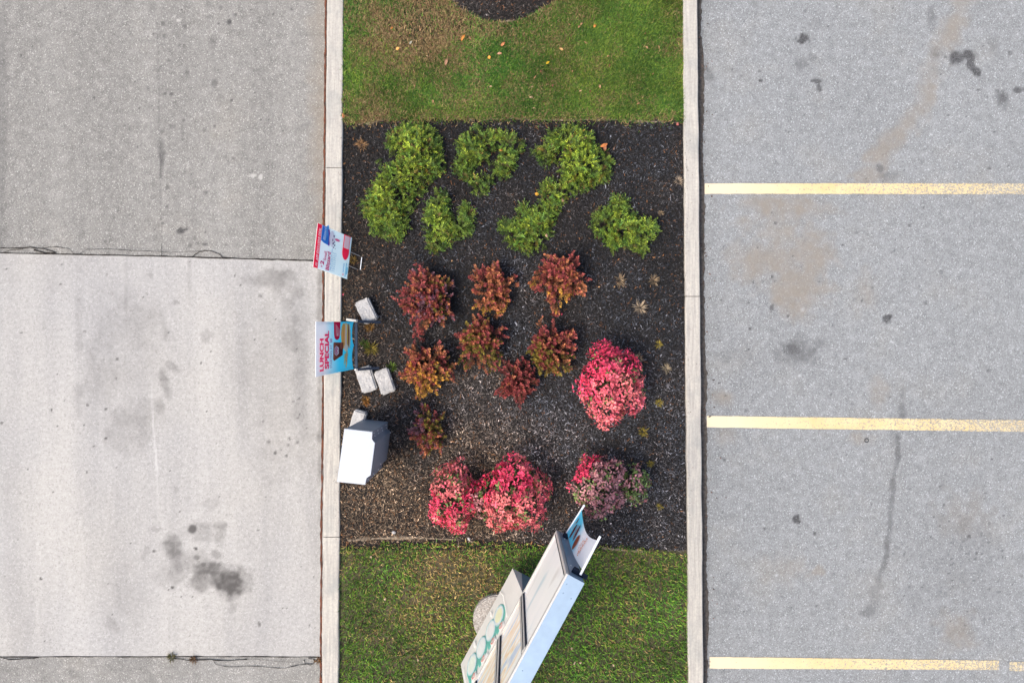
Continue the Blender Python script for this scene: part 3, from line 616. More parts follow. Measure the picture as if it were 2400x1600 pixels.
def juniper(poly, label, seed):
    HM = .22
    w_ = [P(u, v, .20)[:2] for u, v in poly]; pa = np.array(w_); c = pa.mean(0); x0, y0 = pa.min(0); x1, y1 = pa.max(0)
    N = int((x1 - x0) * (y1 - y0) * 1900); x = rng.uniform(x0, x1, N); y = rng.uniform(y0, y1, N)
    ip = inpoly(x, y, w_); dd = edgedist(x, y, w_); holes = fbm(x * 9 + seed, y * 9, 83)
    k = ip & ((holes > .33) | (dd > .16)) & (rng.random(N) > .12 * (holes < .42)); x, y, dd = x[k], y[k], dd[k]; n = len(x)
    z = .09 + HM * np.sqrt(np.clip(dd / .22, 0.02, 1)) * rng.uniform(.55, 1.12, n) * (.8 + .5 * fbm(x * 5, y * 5, 84))
    # outward direction from local gradient of distance
    e = .02; gx = edgedist(x + e, y, w_) - edgedist(x - e, y, w_); gy = edgedist(x, y + e, w_) - edgedist(x, y - e, w_)
    ang = np.arctan2(-gy, -gx) + rng.normal(0, 1.0, n); el = rng.uniform(.15, 1.25, n) * np.clip(.45 + dd / .2, .35, 1)
    D = np.stack([np.cos(ang) * np.cos(el), np.sin(ang) * np.cos(el), np.sin(el)], 1); L = rng.uniform(.075, .155, n)
    pos = np.stack([x, y, z], 1) - D * L[:, None] * .66
    side = np.cross(D, np.array([0, 0, 1.0])); side = unit(side); nn = np.cross(side, D)
    Vs, Fs, Cs = [], [], []; off = 0
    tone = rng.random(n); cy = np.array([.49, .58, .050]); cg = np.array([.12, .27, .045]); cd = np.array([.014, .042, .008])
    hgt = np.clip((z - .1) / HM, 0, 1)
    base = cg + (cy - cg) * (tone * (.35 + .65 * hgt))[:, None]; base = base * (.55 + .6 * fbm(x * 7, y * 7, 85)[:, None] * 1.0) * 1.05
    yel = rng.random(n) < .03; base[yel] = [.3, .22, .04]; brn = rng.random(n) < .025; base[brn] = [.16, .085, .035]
    fb = rng.uniform(.45, 1.35, (n, 1)) * (.45 + .65 * hgt)[:, None]  # low fronds darkened: shade inside the shrub put into the colour
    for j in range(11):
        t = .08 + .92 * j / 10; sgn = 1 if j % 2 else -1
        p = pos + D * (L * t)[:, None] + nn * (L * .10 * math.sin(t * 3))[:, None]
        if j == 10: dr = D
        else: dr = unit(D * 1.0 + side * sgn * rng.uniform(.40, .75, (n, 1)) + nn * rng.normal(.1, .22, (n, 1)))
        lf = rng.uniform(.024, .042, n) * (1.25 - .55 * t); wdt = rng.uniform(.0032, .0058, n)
        cj = base * (.12 + 1.15 * t) * fb  # frond bases darkened to paint the shaded gaps
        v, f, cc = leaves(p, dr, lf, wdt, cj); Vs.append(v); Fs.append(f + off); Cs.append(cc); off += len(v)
    root = thing('juniper_shrub', label, 'shrub', (0, 0, 0), 0, 'green junipers in the upper half of the bed')
    cx, cy_ = float(x.mean()), float(y.mean()); root.location = (cx, cy_, SOIL)
    V = np.concatenate(Vs); V[:, 0] -= cx; V[:, 1] -= cy_; V[:, 2] -= SOIL
    o = link('foliage', arrmesh('foliage', V, np.concatenate(Fs), np.concatenate(Cs)), M['leaf'], root); o['kind'] = 'stuff'
    bm = bmesh.new(); ii = rng.choice(n, 10)
    for i in ii:
        near = np.where((np.hypot(x - x[i], y - y[i]) < .16) & (dd > .05))[0]
        if len(near) == 0: continue
        o_ = near[len(near) // 2]; q = Vector((x[i] - cx, y[i] - cy_, z[i] - SOIL - .03)); r0 = Vector((x[o_] - cx, y[o_] - cy_, 0))
        tube(bm, [r0, r0.lerp(q, .55) + Vector((0, 0, .03)), q], [.009, .006, .0025], 5)
    link('branch', bmmesh('branch', bm), M['wood'], root)['kind'] = 'stuff'
for i, (pl, lb, _) in enumerate(JUN): juniper(pl, lb, i * 13.7)

# ---------------------------------------------------------------- russet shrubs: leafy upright stems with spiral leaves
def russet(u, v, ru, rv, label, cols, seed, dens=1.0, hgt=.42):
    r_ = np.random.default_rng(seed); mid = hgt * .65; cx, cy_, _ = P(u, v, mid + SOIL); k = 1 - (mid + SOIL) / CAMH; rx, ry = ru / 200 * k * 1.2, rv / 200 * k * 1.2
    root = thing('russet_shrub', label, 'shrub', (cx, cy_, SOIL), 0, 'russet autumn shrubs in the middle of the bed')
    ns = int(165 * dens); bm = bmesh.new(); Ps, Ds, Ls, Ws, Cs = [], [], [], [], []
    lobes = [(r_.uniform(0, 2 * PI), r_.uniform(.75, 1.12)) for _ in range(7)]
    for i in range(ns):
        a = r_.uniform(0, 2 * PI); q = math.sqrt(r_.random()) * r_.uniform(.9, 1.08)
        lob = max(.62, min(1.12, .82 + .34 * math.sin(a * 3 + seed) * math.cos(a * 2 + seed * 1.7) + r_.normal(0, .12)))
        tx, ty = rx * q * lob * math.cos(a), ry * q * lob * math.sin(a); tz = hgt * (1.02 - .55 * q * q) * r_.uniform(.85, 1.1)
        tip = Vector((tx, ty, tz)); b0 = Vector((tx * .12, ty * .12, 0)); m_ = b0.lerp(tip, .55) + Vector((0, 0, .05))
        tube(bm, [b0, m_, tip], [.0045, .003, .0012], 4)
        ax = ((tip - m_).normalized() + Vector((r_.normal(0, .38), r_.normal(0, .38), .85))).normalized(); SL = r_.uniform(.10, .17); nl = int(r_.integers(20, 30)); base = cols(r_, q, tx / rx, ty / ry, tz / hgt); bright = r_.uniform(.8, 1.7)
        s1 = ax.cross(Vector((.3, .1, .9))).normalized(); s2 = ax.cross(s1)
        for j in range(nl):
            t = j / nl; p = tip - ax * SL * (1 - t) ** 1.1; an = j * 2.4 + r_.uniform(-.3, .3); out = s1 * math.cos(an) + s2 * math.sin(an)
            dr = (out * (1.0 - .55 * t) + ax * (.25 + .8 * t)).normalized()
            Ps.append(p); Ds.append(dr); Ls.append(r_.uniform(.027, .045) * (1.15 - .45 * t)); Ws.append(r_.uniform(.0055, .0095) * (1.1 - .3 * t))
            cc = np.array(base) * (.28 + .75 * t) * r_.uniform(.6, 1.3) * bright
            if r_.random() < .10: cc = np.array((.50, .10, .12)) * r_.uniform(.6, 1.3)
            Cs.append(cc)
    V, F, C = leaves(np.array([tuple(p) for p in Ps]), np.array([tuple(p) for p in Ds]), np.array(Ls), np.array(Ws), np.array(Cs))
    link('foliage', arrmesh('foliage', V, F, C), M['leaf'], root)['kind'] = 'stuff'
    link('stems', bmmesh('stems', bm), M['wood'], root)['kind'] = 'stuff'
RED, ORA, OLV, PUR, MAR, GLD = (.36, .085, .075), (.46, .175, .080), (.23, .18, .035), (.25, .12, .15), (.22, .050, .045), (.60, .33, .06)
def pal(f):
    def g(r_, q, x, y, z):
        ws = f(q, x, y, z); ks = list(ws); pv = np.array([max(0, ws[k_] * (.62 if k_ == MAR else 1)) for k_ in ks], float) ** 2.0 + 1e-6; return ks[int(r_.choice(len(ks), p=pv / pv.sum()))]
    return g
russet(1000, 702, 64, 74, 'large red and orange spiky shrub, upper left of the russet group', pal(lambda q, x, y, z: {RED: .9 - .9 * x, ORA: .7 - .3 * x, OLV: .3 + .7 * x, PUR: .5, MAR: -.2}), 11, 1.45)
russet(1159, 671, 50, 58, 'pale orange tipped small shrub between two larger ones in the upper russet row', pal(lambda q, x, y, z: {ORA: .9, RED: .8 * (y + .6), GLD: -.9 * y, MAR: .3}), 12, .85, .38)
russet(1314, 646, 60, 66, 'orange brown shrub at the right end of the upper russet row', pal(lambda q, x, y, z: {MAR: .4 + .6 * y, ORA: .9 - .5 * y, RED: .8, GLD: -.8 * y - .2 * x}), 13, 1.1)
russet(1124, 798, 58, 62, 'rounded olive and red shrub at the centre of the russet group', pal(lambda q, x, y, z: {RED: .6 + .6 * y, ORA: .6, OLV: .8 - .5 * y, MAR: .5}), 14, 1.05)
russet(995, 862, 62, 68, 'shrub with glowing golden lower leaves beside the pale blocks', pal(lambda q, x, y, z: {MAR: .35 + .6 * y, RED: .6, GLD: 1.0 - .7 * abs(x) - 1.3 * (y + .15), OLV: x * .9, ORA: .7}), 15, 1.1)
russet(1288, 820, 58, 66, 'russet shrub just above left of the bright pink bush', pal(lambda q, x, y, z: {RED: .55 + .5 * y, OLV: .7 - .8 * y - .3 * x, MAR: .6, ORA: .5}), 16, 1.05)
russet(1209, 897, 46, 54, 'small dark maroon shrub touching its taller russet neighbour', pal(lambda q, x, y, z: {RED: .7, MAR: 1.1, ORA: .3}), 17, .72, .34)
russet(1003, 1015, 44, 56, 'sparse dusky purple shrub beside the white cabinet', pal(lambda q, x, y, z: {PUR: .55 - .5 * x, RED: .35, OLV: .6 + .5 * x, ORA: .35 - .6 * y, MAR: .5}), 18, .66, .36)

# ---------------------------------------------------------------- pink bushes
def pinkbush(u, v, ru, rv, label, mode, seed, hgt=.55, nf=1.0, group='pink red rounded bushes in the lower half of the bed'):
    r_ = np.random.default_rng(seed); mid = hgt * .55; cx, cy_, _ = P(u, v, mid + SOIL); k = 1 - (mid + SOIL) / CAMH; rx, ry = ru / 200 * k * 1.04, rv / 200 * k * 1.04
    root = thing('rounded_bush', label, 'bush', (cx, cy_, SOIL), 0, group)
    n = int(17500 * rx * ry * nf); nc = max(20, n // 4)
    a = r_.uniform(0, 2 * PI, nc); ph = np.arccos(r_.uniform(-.12, 1, nc)); rad = r_.uniform(.80, 1.04, nc)
    bumpy = 1 + .13 * np.sin(a * 3 + seed) * np.sin(ph * 2) + .10 * np.sin(a * 5 + seed * 2) + r_.normal(0, .035, nc)
    N0 = np.stack([np.sin(ph) * np.cos(a), np.sin(ph) * np.sin(a), np.cos(ph)], 1)
    cpos = N0 * (rad * bumpy)[:, None] * np.array([rx, ry, hgt * .62]); cpos[:, 2] += hgt * .40; cpos[:, 2] = np.maximum(cpos[:, 2], .03)
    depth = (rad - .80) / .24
    nz = fbm(cpos[:, 0] * 5 + seed, cpos[:, 1] * 5, 90 + seed); nz2 = fbm(cpos[:, 0] * 11 + seed, cpos[:, 1] * 11, 91 + seed)
    HOT, ROSE, SAL, MAV, GRN, WIN = map(np.array, ((.90, .075, .17), (.82, .145, .20), (.84, .22, .22), (.50, .23, .24), (.14, .21, .06), (.30, .06, .07)))
    mv = np.tile(ROSE, (nc, 1)); X, Y = cpos[:, 0] / rx, cpos[:, 1] / ry
    wts = {'hot': (nz + .35 * Y - .25 * X > .58, nz2 > .53, -Y > .45, .06), 'mid': (nz + .30 * Y - .30 * X > .62, nz2 > .50, -Y > .40, .10), 'left': (nz - .45 * np.abs(Y + .35) > .40, nz2 > .5, Y > .35, .14), 'dull': (nz + .35 * Y - .45 * X > .90, nz2 > .95, -Y > 2, .16), 'green': (nz > 2, nz2 > 2, -Y > 2, .62)}[mode]
    if mode in ('dull', 'green'): mv[:] = MAV
    mv[wts[1]] = SAL if mode not in ('dull', 'green') else MAV
    s2 = wts[2] & (r_.random(nc) < .45); mv[s2] = SAL; mv[wts[0]] = HOT
    w2 = r_.random(nc) < .18; mv[w2] = mv[w2] * .5 + WIN * .5
    g = r_.random(nc) < wts[3]; mv[g] = GRN * r_.uniform(.7, 1.6, (g.sum(), 1))
    mv = mv * (.50 + .68 * np.clip(depth, 0, 1))[:, None] * r_.uniform(.8, 1.2, (nc, 1))  # deeper clusters darkened: shade in the gaps put into leaf colour
    Ps, Ds, Cs, Ns = [], [], [], []
    per = 5
    for j in range(per):
        an = j / per * 2 * PI + r_.uniform(-.4, .4, nc)
        t1 = unit(np.cross(N0, np.array([.31, .2, .93]))); t2 = np.cross(N0, t1)
        out = t1 * np.cos(an)[:, None] + t2 * np.sin(an)[:, None]; rise = r_.uniform(.1, .95, nc)[:, None]
        dr = unit(out + N0 * rise + np.array([0, 0, .12])); Ps.append(cpos + out * .006 + r_.normal(0, .010, (nc, 3))); Ds.append(dr); Ns.append(N0 + out * -.3)
        Cs.append(mv * r_.uniform(.72, 1.28, (nc, 1)))
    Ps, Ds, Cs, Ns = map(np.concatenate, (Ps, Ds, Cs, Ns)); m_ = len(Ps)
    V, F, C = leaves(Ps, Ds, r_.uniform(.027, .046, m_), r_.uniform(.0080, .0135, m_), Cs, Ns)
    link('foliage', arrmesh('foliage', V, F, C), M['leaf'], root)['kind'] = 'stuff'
    # inner leaves, dark green
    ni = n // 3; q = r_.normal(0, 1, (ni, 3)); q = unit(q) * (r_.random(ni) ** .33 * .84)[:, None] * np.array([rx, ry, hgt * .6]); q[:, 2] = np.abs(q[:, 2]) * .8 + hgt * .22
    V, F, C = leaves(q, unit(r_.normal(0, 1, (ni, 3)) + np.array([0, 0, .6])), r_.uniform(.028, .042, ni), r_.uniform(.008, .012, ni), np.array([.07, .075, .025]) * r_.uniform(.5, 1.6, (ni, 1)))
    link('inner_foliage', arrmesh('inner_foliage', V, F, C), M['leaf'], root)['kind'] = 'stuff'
    bm = bmesh.new()
    for i in range(16):
        p = cpos[r_.integers(nc)]; b0 = Vector((p[0] * .1, p[1] * .1, 0)); q_ = Vector(p) * .92
        tube(bm, [b0, b0.lerp(q_, .5) + Vector((0, 0, .04)), q_], [.008, .005, .002], 5)
    link('stems', bmmesh('stems', bm), M['wood'], root)['kind'] = 'stuff'
pinkbush(1434, 902, 72, 90, 'largest bright pink red bush standing alone on the right of the bed', 'hot', 21, .58)
pinkbush(1208, 1161, 76, 82, 'round pink red bush in the middle of the bottom row', 'mid', 22, .58)
pinkbush(1062, 1165, 50, 80, 'narrow pink bush with a hot red lower side, left of the bottom row', 'left', 23, .52)
pinkbush(1404, 1138, 60, 66, 'dull mauve rounded bush above the banner end of the menu board', 'dull', 24, .52)
pinkbush(1489, 1138, 30, 42, 'small grey green bush tucked against the mauve bush', 'green', 25, .36)
# short bridge growth between the two left bushes belongs to the middle bush
pinkbush(1122, 1168, 28, 40, 'low dusky tuft wedged between the two left pink bushes', 'dull', 26, .34)

# ---------------------------------------------------------------- small weeds and dead tufts
def C8(x, y): return (x / 3.409 + 1150, y / 3.409 + 560)
def C2(x, y): return (x / 6.03 + 700, y / 6.03 + 680)
DEAD, YEL, GRN = (.40, .30, .19), (.34, .27, .05), (.13, .21, .03)
tufts = [(*C8(1030, 330), 16, DEAD, 'loose pale dead tuft below the lone right juniper'), (*C8(1300, 330), 14, DEAD, 'dead straw tuft near the right kerb below the junipers'), (*C8(1190, 550), 18, (.52, .42, .30), 'bushiest pale dead tuft on the dark right side of the bed'),
 (*C8(1340, 840), 11, YEL, 'thin yellowish tuft right of the gap above the lone pink bush'), (*C8(1180, 950), 12, DEAD, 'straw tuft touching the upper right of the lone pink bush'), (*C8(1400, 1030), 12, (.45, .37, .25), 'dead tuft between the lone pink bush and the right kerb'),
 (*C8(1345, 1310), 11, YEL, 'yellow green sprig at the lower right of the lone pink bush'), (*C8(1220, 1540), 13, YEL, 'yellowish tuft below the lone pink bush'), (1524, 1086, 10, YEL, 'yellow sprig above the small grey green bush'), (1546, 1187, 9, YEL, 'yellow sprig below right of the small grey green bush'),
 (848, 340, 15, (.42, .25, .12), 'brown and red dead tuft in the top left corner of the bed'), (*C2(940, 760), 13, GRN, 'green weed sprouting right of the lunch poster'), (*C2(1030, 830), 18, YEL, 'yellow leafy weed right of the lunch poster stand'), (*C2(1010, 520), 14, (.40, .22, .06), 'golden dry weed under the single block'),
 (*C2(1320, 1080), 14, GRN, 'bright green weed above the right block of the pair'), (*C2(950, 1540), 12, (.35, .18, .04), 'orange green weed below the block pair'), (860, 946, 9, (.40, .18, .05), 'orange and green weed above the block at the white cabinet'), (826, 610, 12, (.38, .24, .06), 'golden weed between the wire legs of the yard sign'),
 (403, 1538, 13, (.14, .13, .05), 'olive weed growing in the slab joint, larger of the two'), (455, 1544, 11, (.19, .10, .04), 'brown green weed growing in the slab joint, right of the other'), (745, 1546, 10, (.26, .13, .04), 'orange dry weed where the slab joint meets the left kerb'), (1549, 500, 8, DEAD, 'tiny straw tuft right of the lone juniper'), (1590, 424, 12, (.34, .27, .2), 'flat pale dead tuft against the right kerb')]
for i, (u, v, r, c, lb) in enumerate(tufts):
    h0 = .10 if u > 790 else .008; x, y, z = P(u, v, h0); n = 34 + int(r * 2.2); R = r / 200
    a = rng.uniform(0, 2 * PI, n); q = rng.random(n) * .35; el = rng.uniform(.15, 1.1, n)
    D = np.stack([np.cos(a) * np.cos(el), np.sin(a) * np.cos(el), np.sin(el)], 1); pos = np.stack([np.cos(a) * q * R, np.sin(a) * q * R, np.full(n, .002)], 1)
    cc = np.array(c) * rng.uniform(.45, 1.25, (n, 1)); V, F, C = leaves(pos, D, rng.uniform(.5, 1.15, n) * R, rng.uniform(.0018, .0042, n), cc)
    o = link('weed_tuft', arrmesh('weed_tuft', V, F, C), M['leaf']); o.location = (x, y, float(soilz(np.array(x), np.array(y))) + .012 if u > 790 else .008)
    props(o, lb, 'weed', 'small weeds and dead tufts')

# ---------------------------------------------------------------- fallen leaves
def fleaf(u, v, ln, wd, ang, c, lb, grp=None, h=.135):
    ln, wd = ln * .85, wd * .85
    x, y, z = P(u, v, h); bm = bmesh.new(); n = 7; L_, W_ = ln / 200, wd / 200; up, dn, md = [], [], []
    for i in range(n + 1):
        t = i / n; w_ = W_ / 2 * math.sin(PI * min(1, t * .98 + .01)) ** .7; xx = (t - .5) * L_; cz = .012 * math.sin(t * PI) + .004 * math.sin(u + t * 5)
        up.append(bm.verts.new((xx, w_, cz + .006))); md.append(bm.verts.new((xx, 0, cz))); dn.append(bm.verts.new((xx, -w_, cz + .004)))
    for i in range(n): bm.faces.new((md[i], md[i + 1], up[i + 1], up[i])); bm.faces.new((dn[i], dn[i + 1], md[i + 1], md[i]))
    me = bmmesh('fallen_leaf', bm); cc = np.array(c) * rng.uniform(.8, 1.2, (len(me.vertices), 1)); setcol(me, 'Col', cc)
    o = link('fallen_leaf', me, M['leaf']); o.location = (x, y, z); o.rotation_euler = (random.uniform(-.2, .2), random.uniform(-.2, .2), ang); props(o, lb, 'leaf', grp); return o
def G(x, y): return (x / 2.735 + 780, y / 2.735)
TAN, ORG, YLW, BRN = (.42, .24, .12), (.62, .24, .05), (.65, .42, .03), (.22, .09, .05)
fl = [(*G(835, 245), 20, 7, 1.0, ORG, 'long orange leaf below the mulch ring'), (*G(1090, 285), 15, 7, .7, (.5, .2, .08), 'rust orange leaf in the middle of the upper lawn'), (*G(1003, 370), 9, 9, .2, (.75, .33, .05), 'round bright orange leaf in the middle of the upper lawn'), (*G(1377, 405), 13, 6, .7, YLW, 'bright yellow leaf in the upper lawn'), (*G(417, 316), 10, 9, .4, (.75, .36, .1), 'pale orange leaf on the left side of the upper lawn'),
 (*G(728, 400), 19, 8, 1.2, (.35, .19, .11), 'large brown leaf on the upper lawn, left of centre'), (*G(1680, 170), 10, 7, .8, ORG, 'orange leaf right of the mulch ring'), (*G(1465, 318), 13, 6, -.5, (.55, .32, .12), 'tan curled leaf in the upper lawn, right of the yellow one'), (*G(1068, 345), 13, 6, .2, (.55, .3, .18), 'pinkish tan leaf next to the round orange one'), (*G(380, 184), 8, 5, .9, ORG, 'small orange leaf at the upper left lawn edge'), (*G(500, 275), 11, 5, .9, (.45, .43, .33), 'pale grey green leaf on the left of the upper lawn'),
 (1415, 341, 22, 9, .4, (.62, .22, .07), 'orange lobed leaf piece beside the S shaped juniper'), (1418, 347, 20, 8, 1.5, (.42, .17, .09), 'brown curled leaf beside the S shaped juniper'), (1258, 455, 12, 9, -.3, (.6, .32, .04), 'golden leaf left of the S shaped juniper'), (864, 489, 14, 12, .3, (.40, .15, .08), 'rust leaf on the left edge of the large juniper'), (1382, 357, 9, 7, .3, ORG, 'small orange leaf on top of the S shaped juniper'), (1174, 352, 11, 7, .2, (.6, .24, .06), 'orange leaf inside the hollow juniper'), (1588, 292, 8, 8, .3, (.4, .12, .1), 'dusty pink leaf in the top right corner of the bed'),
 (805, 272, 7, 13, 0, (.40, .16, .06), 'brown leaf against the left kerb at the lawn corner'), (1319, 470, 9, 8, .6, (.42, .25, .15), 'tan leaf on the neck of the S shaped juniper'), (1281, 552, 8, 9, .3, (.48, .32, .2), 'tan leaf on the lower lobe of the S shaped juniper')]
for f in fl: fleaf(f[0], f[1], f[2], f[3], f[4], f[5], f[6], None, .20 if 'juniper' in f[6] and ('on top' in f[6] or 'neck' in f[6] or 'lobe' in f[6]) else .135)
for i in range(34):
    x, y = random.uniform(400, 2150), random.uniform(100, 700); u, v = G(x, y); L_ = random.uniform(5, 12)
    fleaf(u, v, L_, L_ * random.uniform(.3, .6), random.uniform(0, 3), random.choice([TAN, TAN, BRN, (.5, .34, .2), (.36, .2, .1)]), 'small dry leaf on the ' + ('left' if u < 1060 else 'right' if u > 1330 else 'middle') + ' of the upper lawn ' + ('near the mulch ring end' if v < 110 else 'halfway down' if v < 185 else 'near the shrub bed'), 'small dry leaves on the upper lawn')
for i, (u, v) in enumerate([(1346, 1552), (1360, 1551), (1438, 1557), (1186, 1520), (980, 1545), (1340, 1518), (903, 1403), (870, 1304)]):
    fleaf(u, v, random.uniform(6, 11), random.uniform(4, 6), random.uniform(0, 3), (.5, .36, .25), 'small pale dry leaf scattered on the lower lawn', 'small dry leaves on the lower lawn')
for u, v in [(1060, 612), (804, 690), (1316, 736), (1080, 1027), (1440, 672), (1404, 672)]:
    fleaf(u, v, 6, 4, random.uniform(0, 3), random.choice([(.6, .08, .14), (.5, .3, .15)]), 'small fallen leaf lying on the bark mulch', 'small leaves on the mulch')
# leaf crumbs in the right gutter
n = 300; y = rng.uniform(-4.2, 4.2, n); x = curbx('RR', y) + rng.exponential(.055, n) + .005; a = rng.uniform(0, 2 * PI, n); el = rng.uniform(-.1, .4, n)
D = np.stack([np.cos(a) * np.cos(el), np.sin(a) * np.cos(el), np.sin(el)], 1)
V, F, C = leaves(np.stack([x, y, np.full(n, .007)], 1), D, rng.uniform(.012, .038, n), rng.uniform(.003, .010, n), np.array([.10, .06, .045]) * rng.uniform(.4, 1.8, (n, 1)))
props(link('leaf_litter', arrmesh('leaf_litter', V, F, C), M['leaf']), 'brown leaf crumbs gathered along the right kerb', 'leaf litter', kind='stuff')
n = 520; x = rng.uniform(-2.0, 2.0, n * 2); y = rng.uniform(2.62, 4.3, n * 2); k = in_lawn(x, y) & (rng.random(n * 2) < np.clip(1.1 - (x + 1.2) * .28 + (y - 3.4) * .3, .1, 1)); x, y = x[k][:n], y[k][:n]; n = len(x)
a = rng.uniform(0, 2 * PI, n); el = rng.uniform(-.2, .5, n); D = np.stack([np.cos(a) * np.cos(el), np.sin(a) * np.cos(el), np.sin(el)], 1)
V, F, C = leaves(np.stack([x, y, soilz(x, y) + rng.uniform(.02, .04, n)], 1), D, rng.uniform(.010, .028, n), rng.uniform(.0022, .0055, n), np.array([[.42, .24, .12], [.26, .12, .07], [.50, .36, .2]])[rng.integers(0, 3, n)] * rng.uniform(.5, 1.2, (n, 1)))
props(link('leaf_litter', arrmesh('leaf_litter', V, F, C), M['leaf']), 'tan crumbs of dead leaf sprinkled through the upper lawn', 'leaf litter', kind='stuff')
n = 260; y = rng.uniform(yB, yT, n); sd_ = rng.random(n) < .5; x = np.where(sd_, curbx('LR', y) - rng.exponential(.022, n), curbx('RL', y) + rng.exponential(.022, n)); a = rng.uniform(0, 2 * PI, n)
V, F, C = leaves(np.stack([x, y, np.full(n, CURBH + .003)], 1), np.stack([np.cos(a), np.sin(a), a * 0 + .05], 1), rng.uniform(.008, .026, n), rng.uniform(.0012, .003, n), np.array([.06, .045, .035]) * rng.uniform(.4, 2, (n, 1)))
props(link('bark_crumbs', arrmesh('bark_crumbs', V, F, C), M['leaf']), 'dark bark crumbs spilled onto the inner kerb edges', 'bark crumbs', kind='stuff')
# pale chips and pebbles
def pebble(u, v, r, lb, c=None):
    bm = bmesh.new(); bmesh.ops.create_icosphere(bm, subdivisions=2, radius=r / 200)
    for q in bm.verts: q.co = Vector((q.co.x * random.uniform(.9, 1.15), q.co.y * .75, q.co.z * .6)) * random.uniform(.92, 1.08)
    o = link('pebble', bmmesh('pebble', bm), M['block']); o.location = P(u, v, .115); o.rotation_euler = (0, 0, random.uniform(0, 3)); props(o, lb, 'pebble')
pebble(923, 1247, 5, 'pale pebble on the lower bed edge near the left end'); pebble(1099, 1262, 4.5, 'grey pebble on the lower bed edge below the pink bushes')
# ring on the tarmac
bm = bmesh.new(); n = 24; prev = []
for i in range(n):
    a = i / n * 2 * PI; prev.append([bm.verts.new(((.022 + .0045 * math.cos(b)) * math.cos(a), (.022 + .0045 * math.cos(b)) * math.sin(a), .006 + .0045 * math.sin(b))) for b in (0, PI / 2, PI, 3 * PI / 2)])
for i in range(n):
    for j in range(4): bm.faces.new((prev[i][j], prev[(i + 1) % n][j], prev[(i + 1) % n][(j + 1) % 4], prev[i][(j + 1) % 4]))
o = link('rubber_ring', bmmesh('rubber_ring', bm), M['black'], smooth=True); o.location = P(1580 + 1292 / 2.868, 520 + 1467 / 2.868, 0); props(o, 'tiny dark rubber ring lying on the tarmac below the middle yellow line', 'ring')

# ---------------------------------------------------------------- landscaping blocks
def block(quad, ztop, lb, th=.105, tilt=(0, 0)):
    """quad: photo corners of the block's top face, clockwise"""
    pts = [Vector(P(u, v, ztop)) for u, v in quad]; c = sum(pts, Vector()) / 4
    X = (pts[1] - pts[0] + pts[2] - pts[3]) / 2; Y = (pts[3] - pts[0] + pts[2] - pts[1]) / 2
    lx, ly = X.length, Y.length; ang = math.atan2(X.y, X.x)
    bm = bmesh.new(); bmesh.ops.create_cube(bm, size=1)
    for v in bm.verts: v.co = Vector((v.co.x * lx, v.co.y * ly, v.co.z * th))
    bmesh.ops.bevel(bm, geom=bm.edges[:], offset=.016, segments=2, affect='EDGES')
    bmesh.ops.subdivide_edges(bm, edges=[e for e in bm.edges if e.calc_length() > .03], cuts=5, use_grid_fill=True)
    for v in bm.verts:
        s_ = .006 if v.co.z > th * .4 else .010
        v.co += v.normal * (float(fbm(np.array(v.co.x * 40 + c.x * 9), np.array(v.co.y * 40 + v.co.z * 37), 77)) - .5) * 2 * s_
    bmesh.ops.triangulate(bm, faces=bm.faces[:])
    o = link('landscape_block', bmmesh('landscape_block', bm), M['block'], smooth=False); o.location = (c.x, c.y, ztop - th / 2); o.rotation_euler = (tilt[0], tilt[1], ang)
    props(o, lb, 'block', 'pale concrete landscaping blocks at the left kerb')
block([C2(785, 182), C2(968, 95), C2(1120, 400), C2(925, 492)], .20, 'single pale block lying above the lunch poster', .11)
block([C2(795, 1120), C2(1015, 1052), C2(1098, 1400), C2(890, 1468)], .185, 'left block of the pair below the lunch poster')
block([C2(1062, 1152), C2(1275, 1088), C2(1345, 1420), C2(1160, 1496)], .20, 'right block of the pair below the lunch poster', .12, (0, .03))
C3 = lambda x, y: (x / 7.125 + 760, y / 7.125 + 930)
block([C3(500, 205), C3(700, 265), C3(600, 640), C3(385, 575)], .21, 'block partly hidden by the white cabinet', .12)

# ---------------------------------------------------------------- white cabinet
HB = 1.0
tp = [P(u, v, HB)[:2] for u, v in ((807.7, 1004.4), (873, 1012), (871, 1029.6), (878.6, 1037.4), (868.8, 1112.5), (858.2, 1119.5), (856.1, 1134.9), (790.9, 1127.9))]
c0 = Vector((sum(p[0] for p in tp) / 8, sum(p[1] for p in tp) / 8, 0)); root = thing('speaker_cabinet', 'white metal drive-through order cabinet standing on the bed beside the left kerb', 'cabinet', c0)
loc = [(p[0] - c0.x, p[1] - c0.y) for p in tp]
bm = bmesh.new(); prism(bm, loc, .06, HB - .012); bmesh.ops.bevel(bm, geom=[e for e in bm.edges if abs(e.verts[0].co.z - e.verts[1].co.z) > .5], offset=.004, segments=2, affect='EDGES'); link('body', bmmesh('body', bm), M['shadedside'], root)
bm = bmesh.new(); prism(bm, [(p[0] * 1.012, p[1] * 1.008) for p in loc], HB - .012, HB + .004); bmesh.ops.bevel(bm, geom=[e for e in bm.edges if e.verts[0].co.z > HB and e.verts[1].co.z > HB], offset=.003, segments=2, affect='EDGES'); link('lid', bmmesh('lid', bm), M['white'], root)
def rivets(parent, pts, r=.0068):
    me = None
    for p, nrm in pts:
        if me is None:
            bm = bmesh.new(); bmesh.ops.create_uvsphere(bm, u_segments=8, v_segments=4, radius=r); me = bmmesh('rivet', bm)
        o = link('rivet', me, M['rivet'], parent); o.location = p
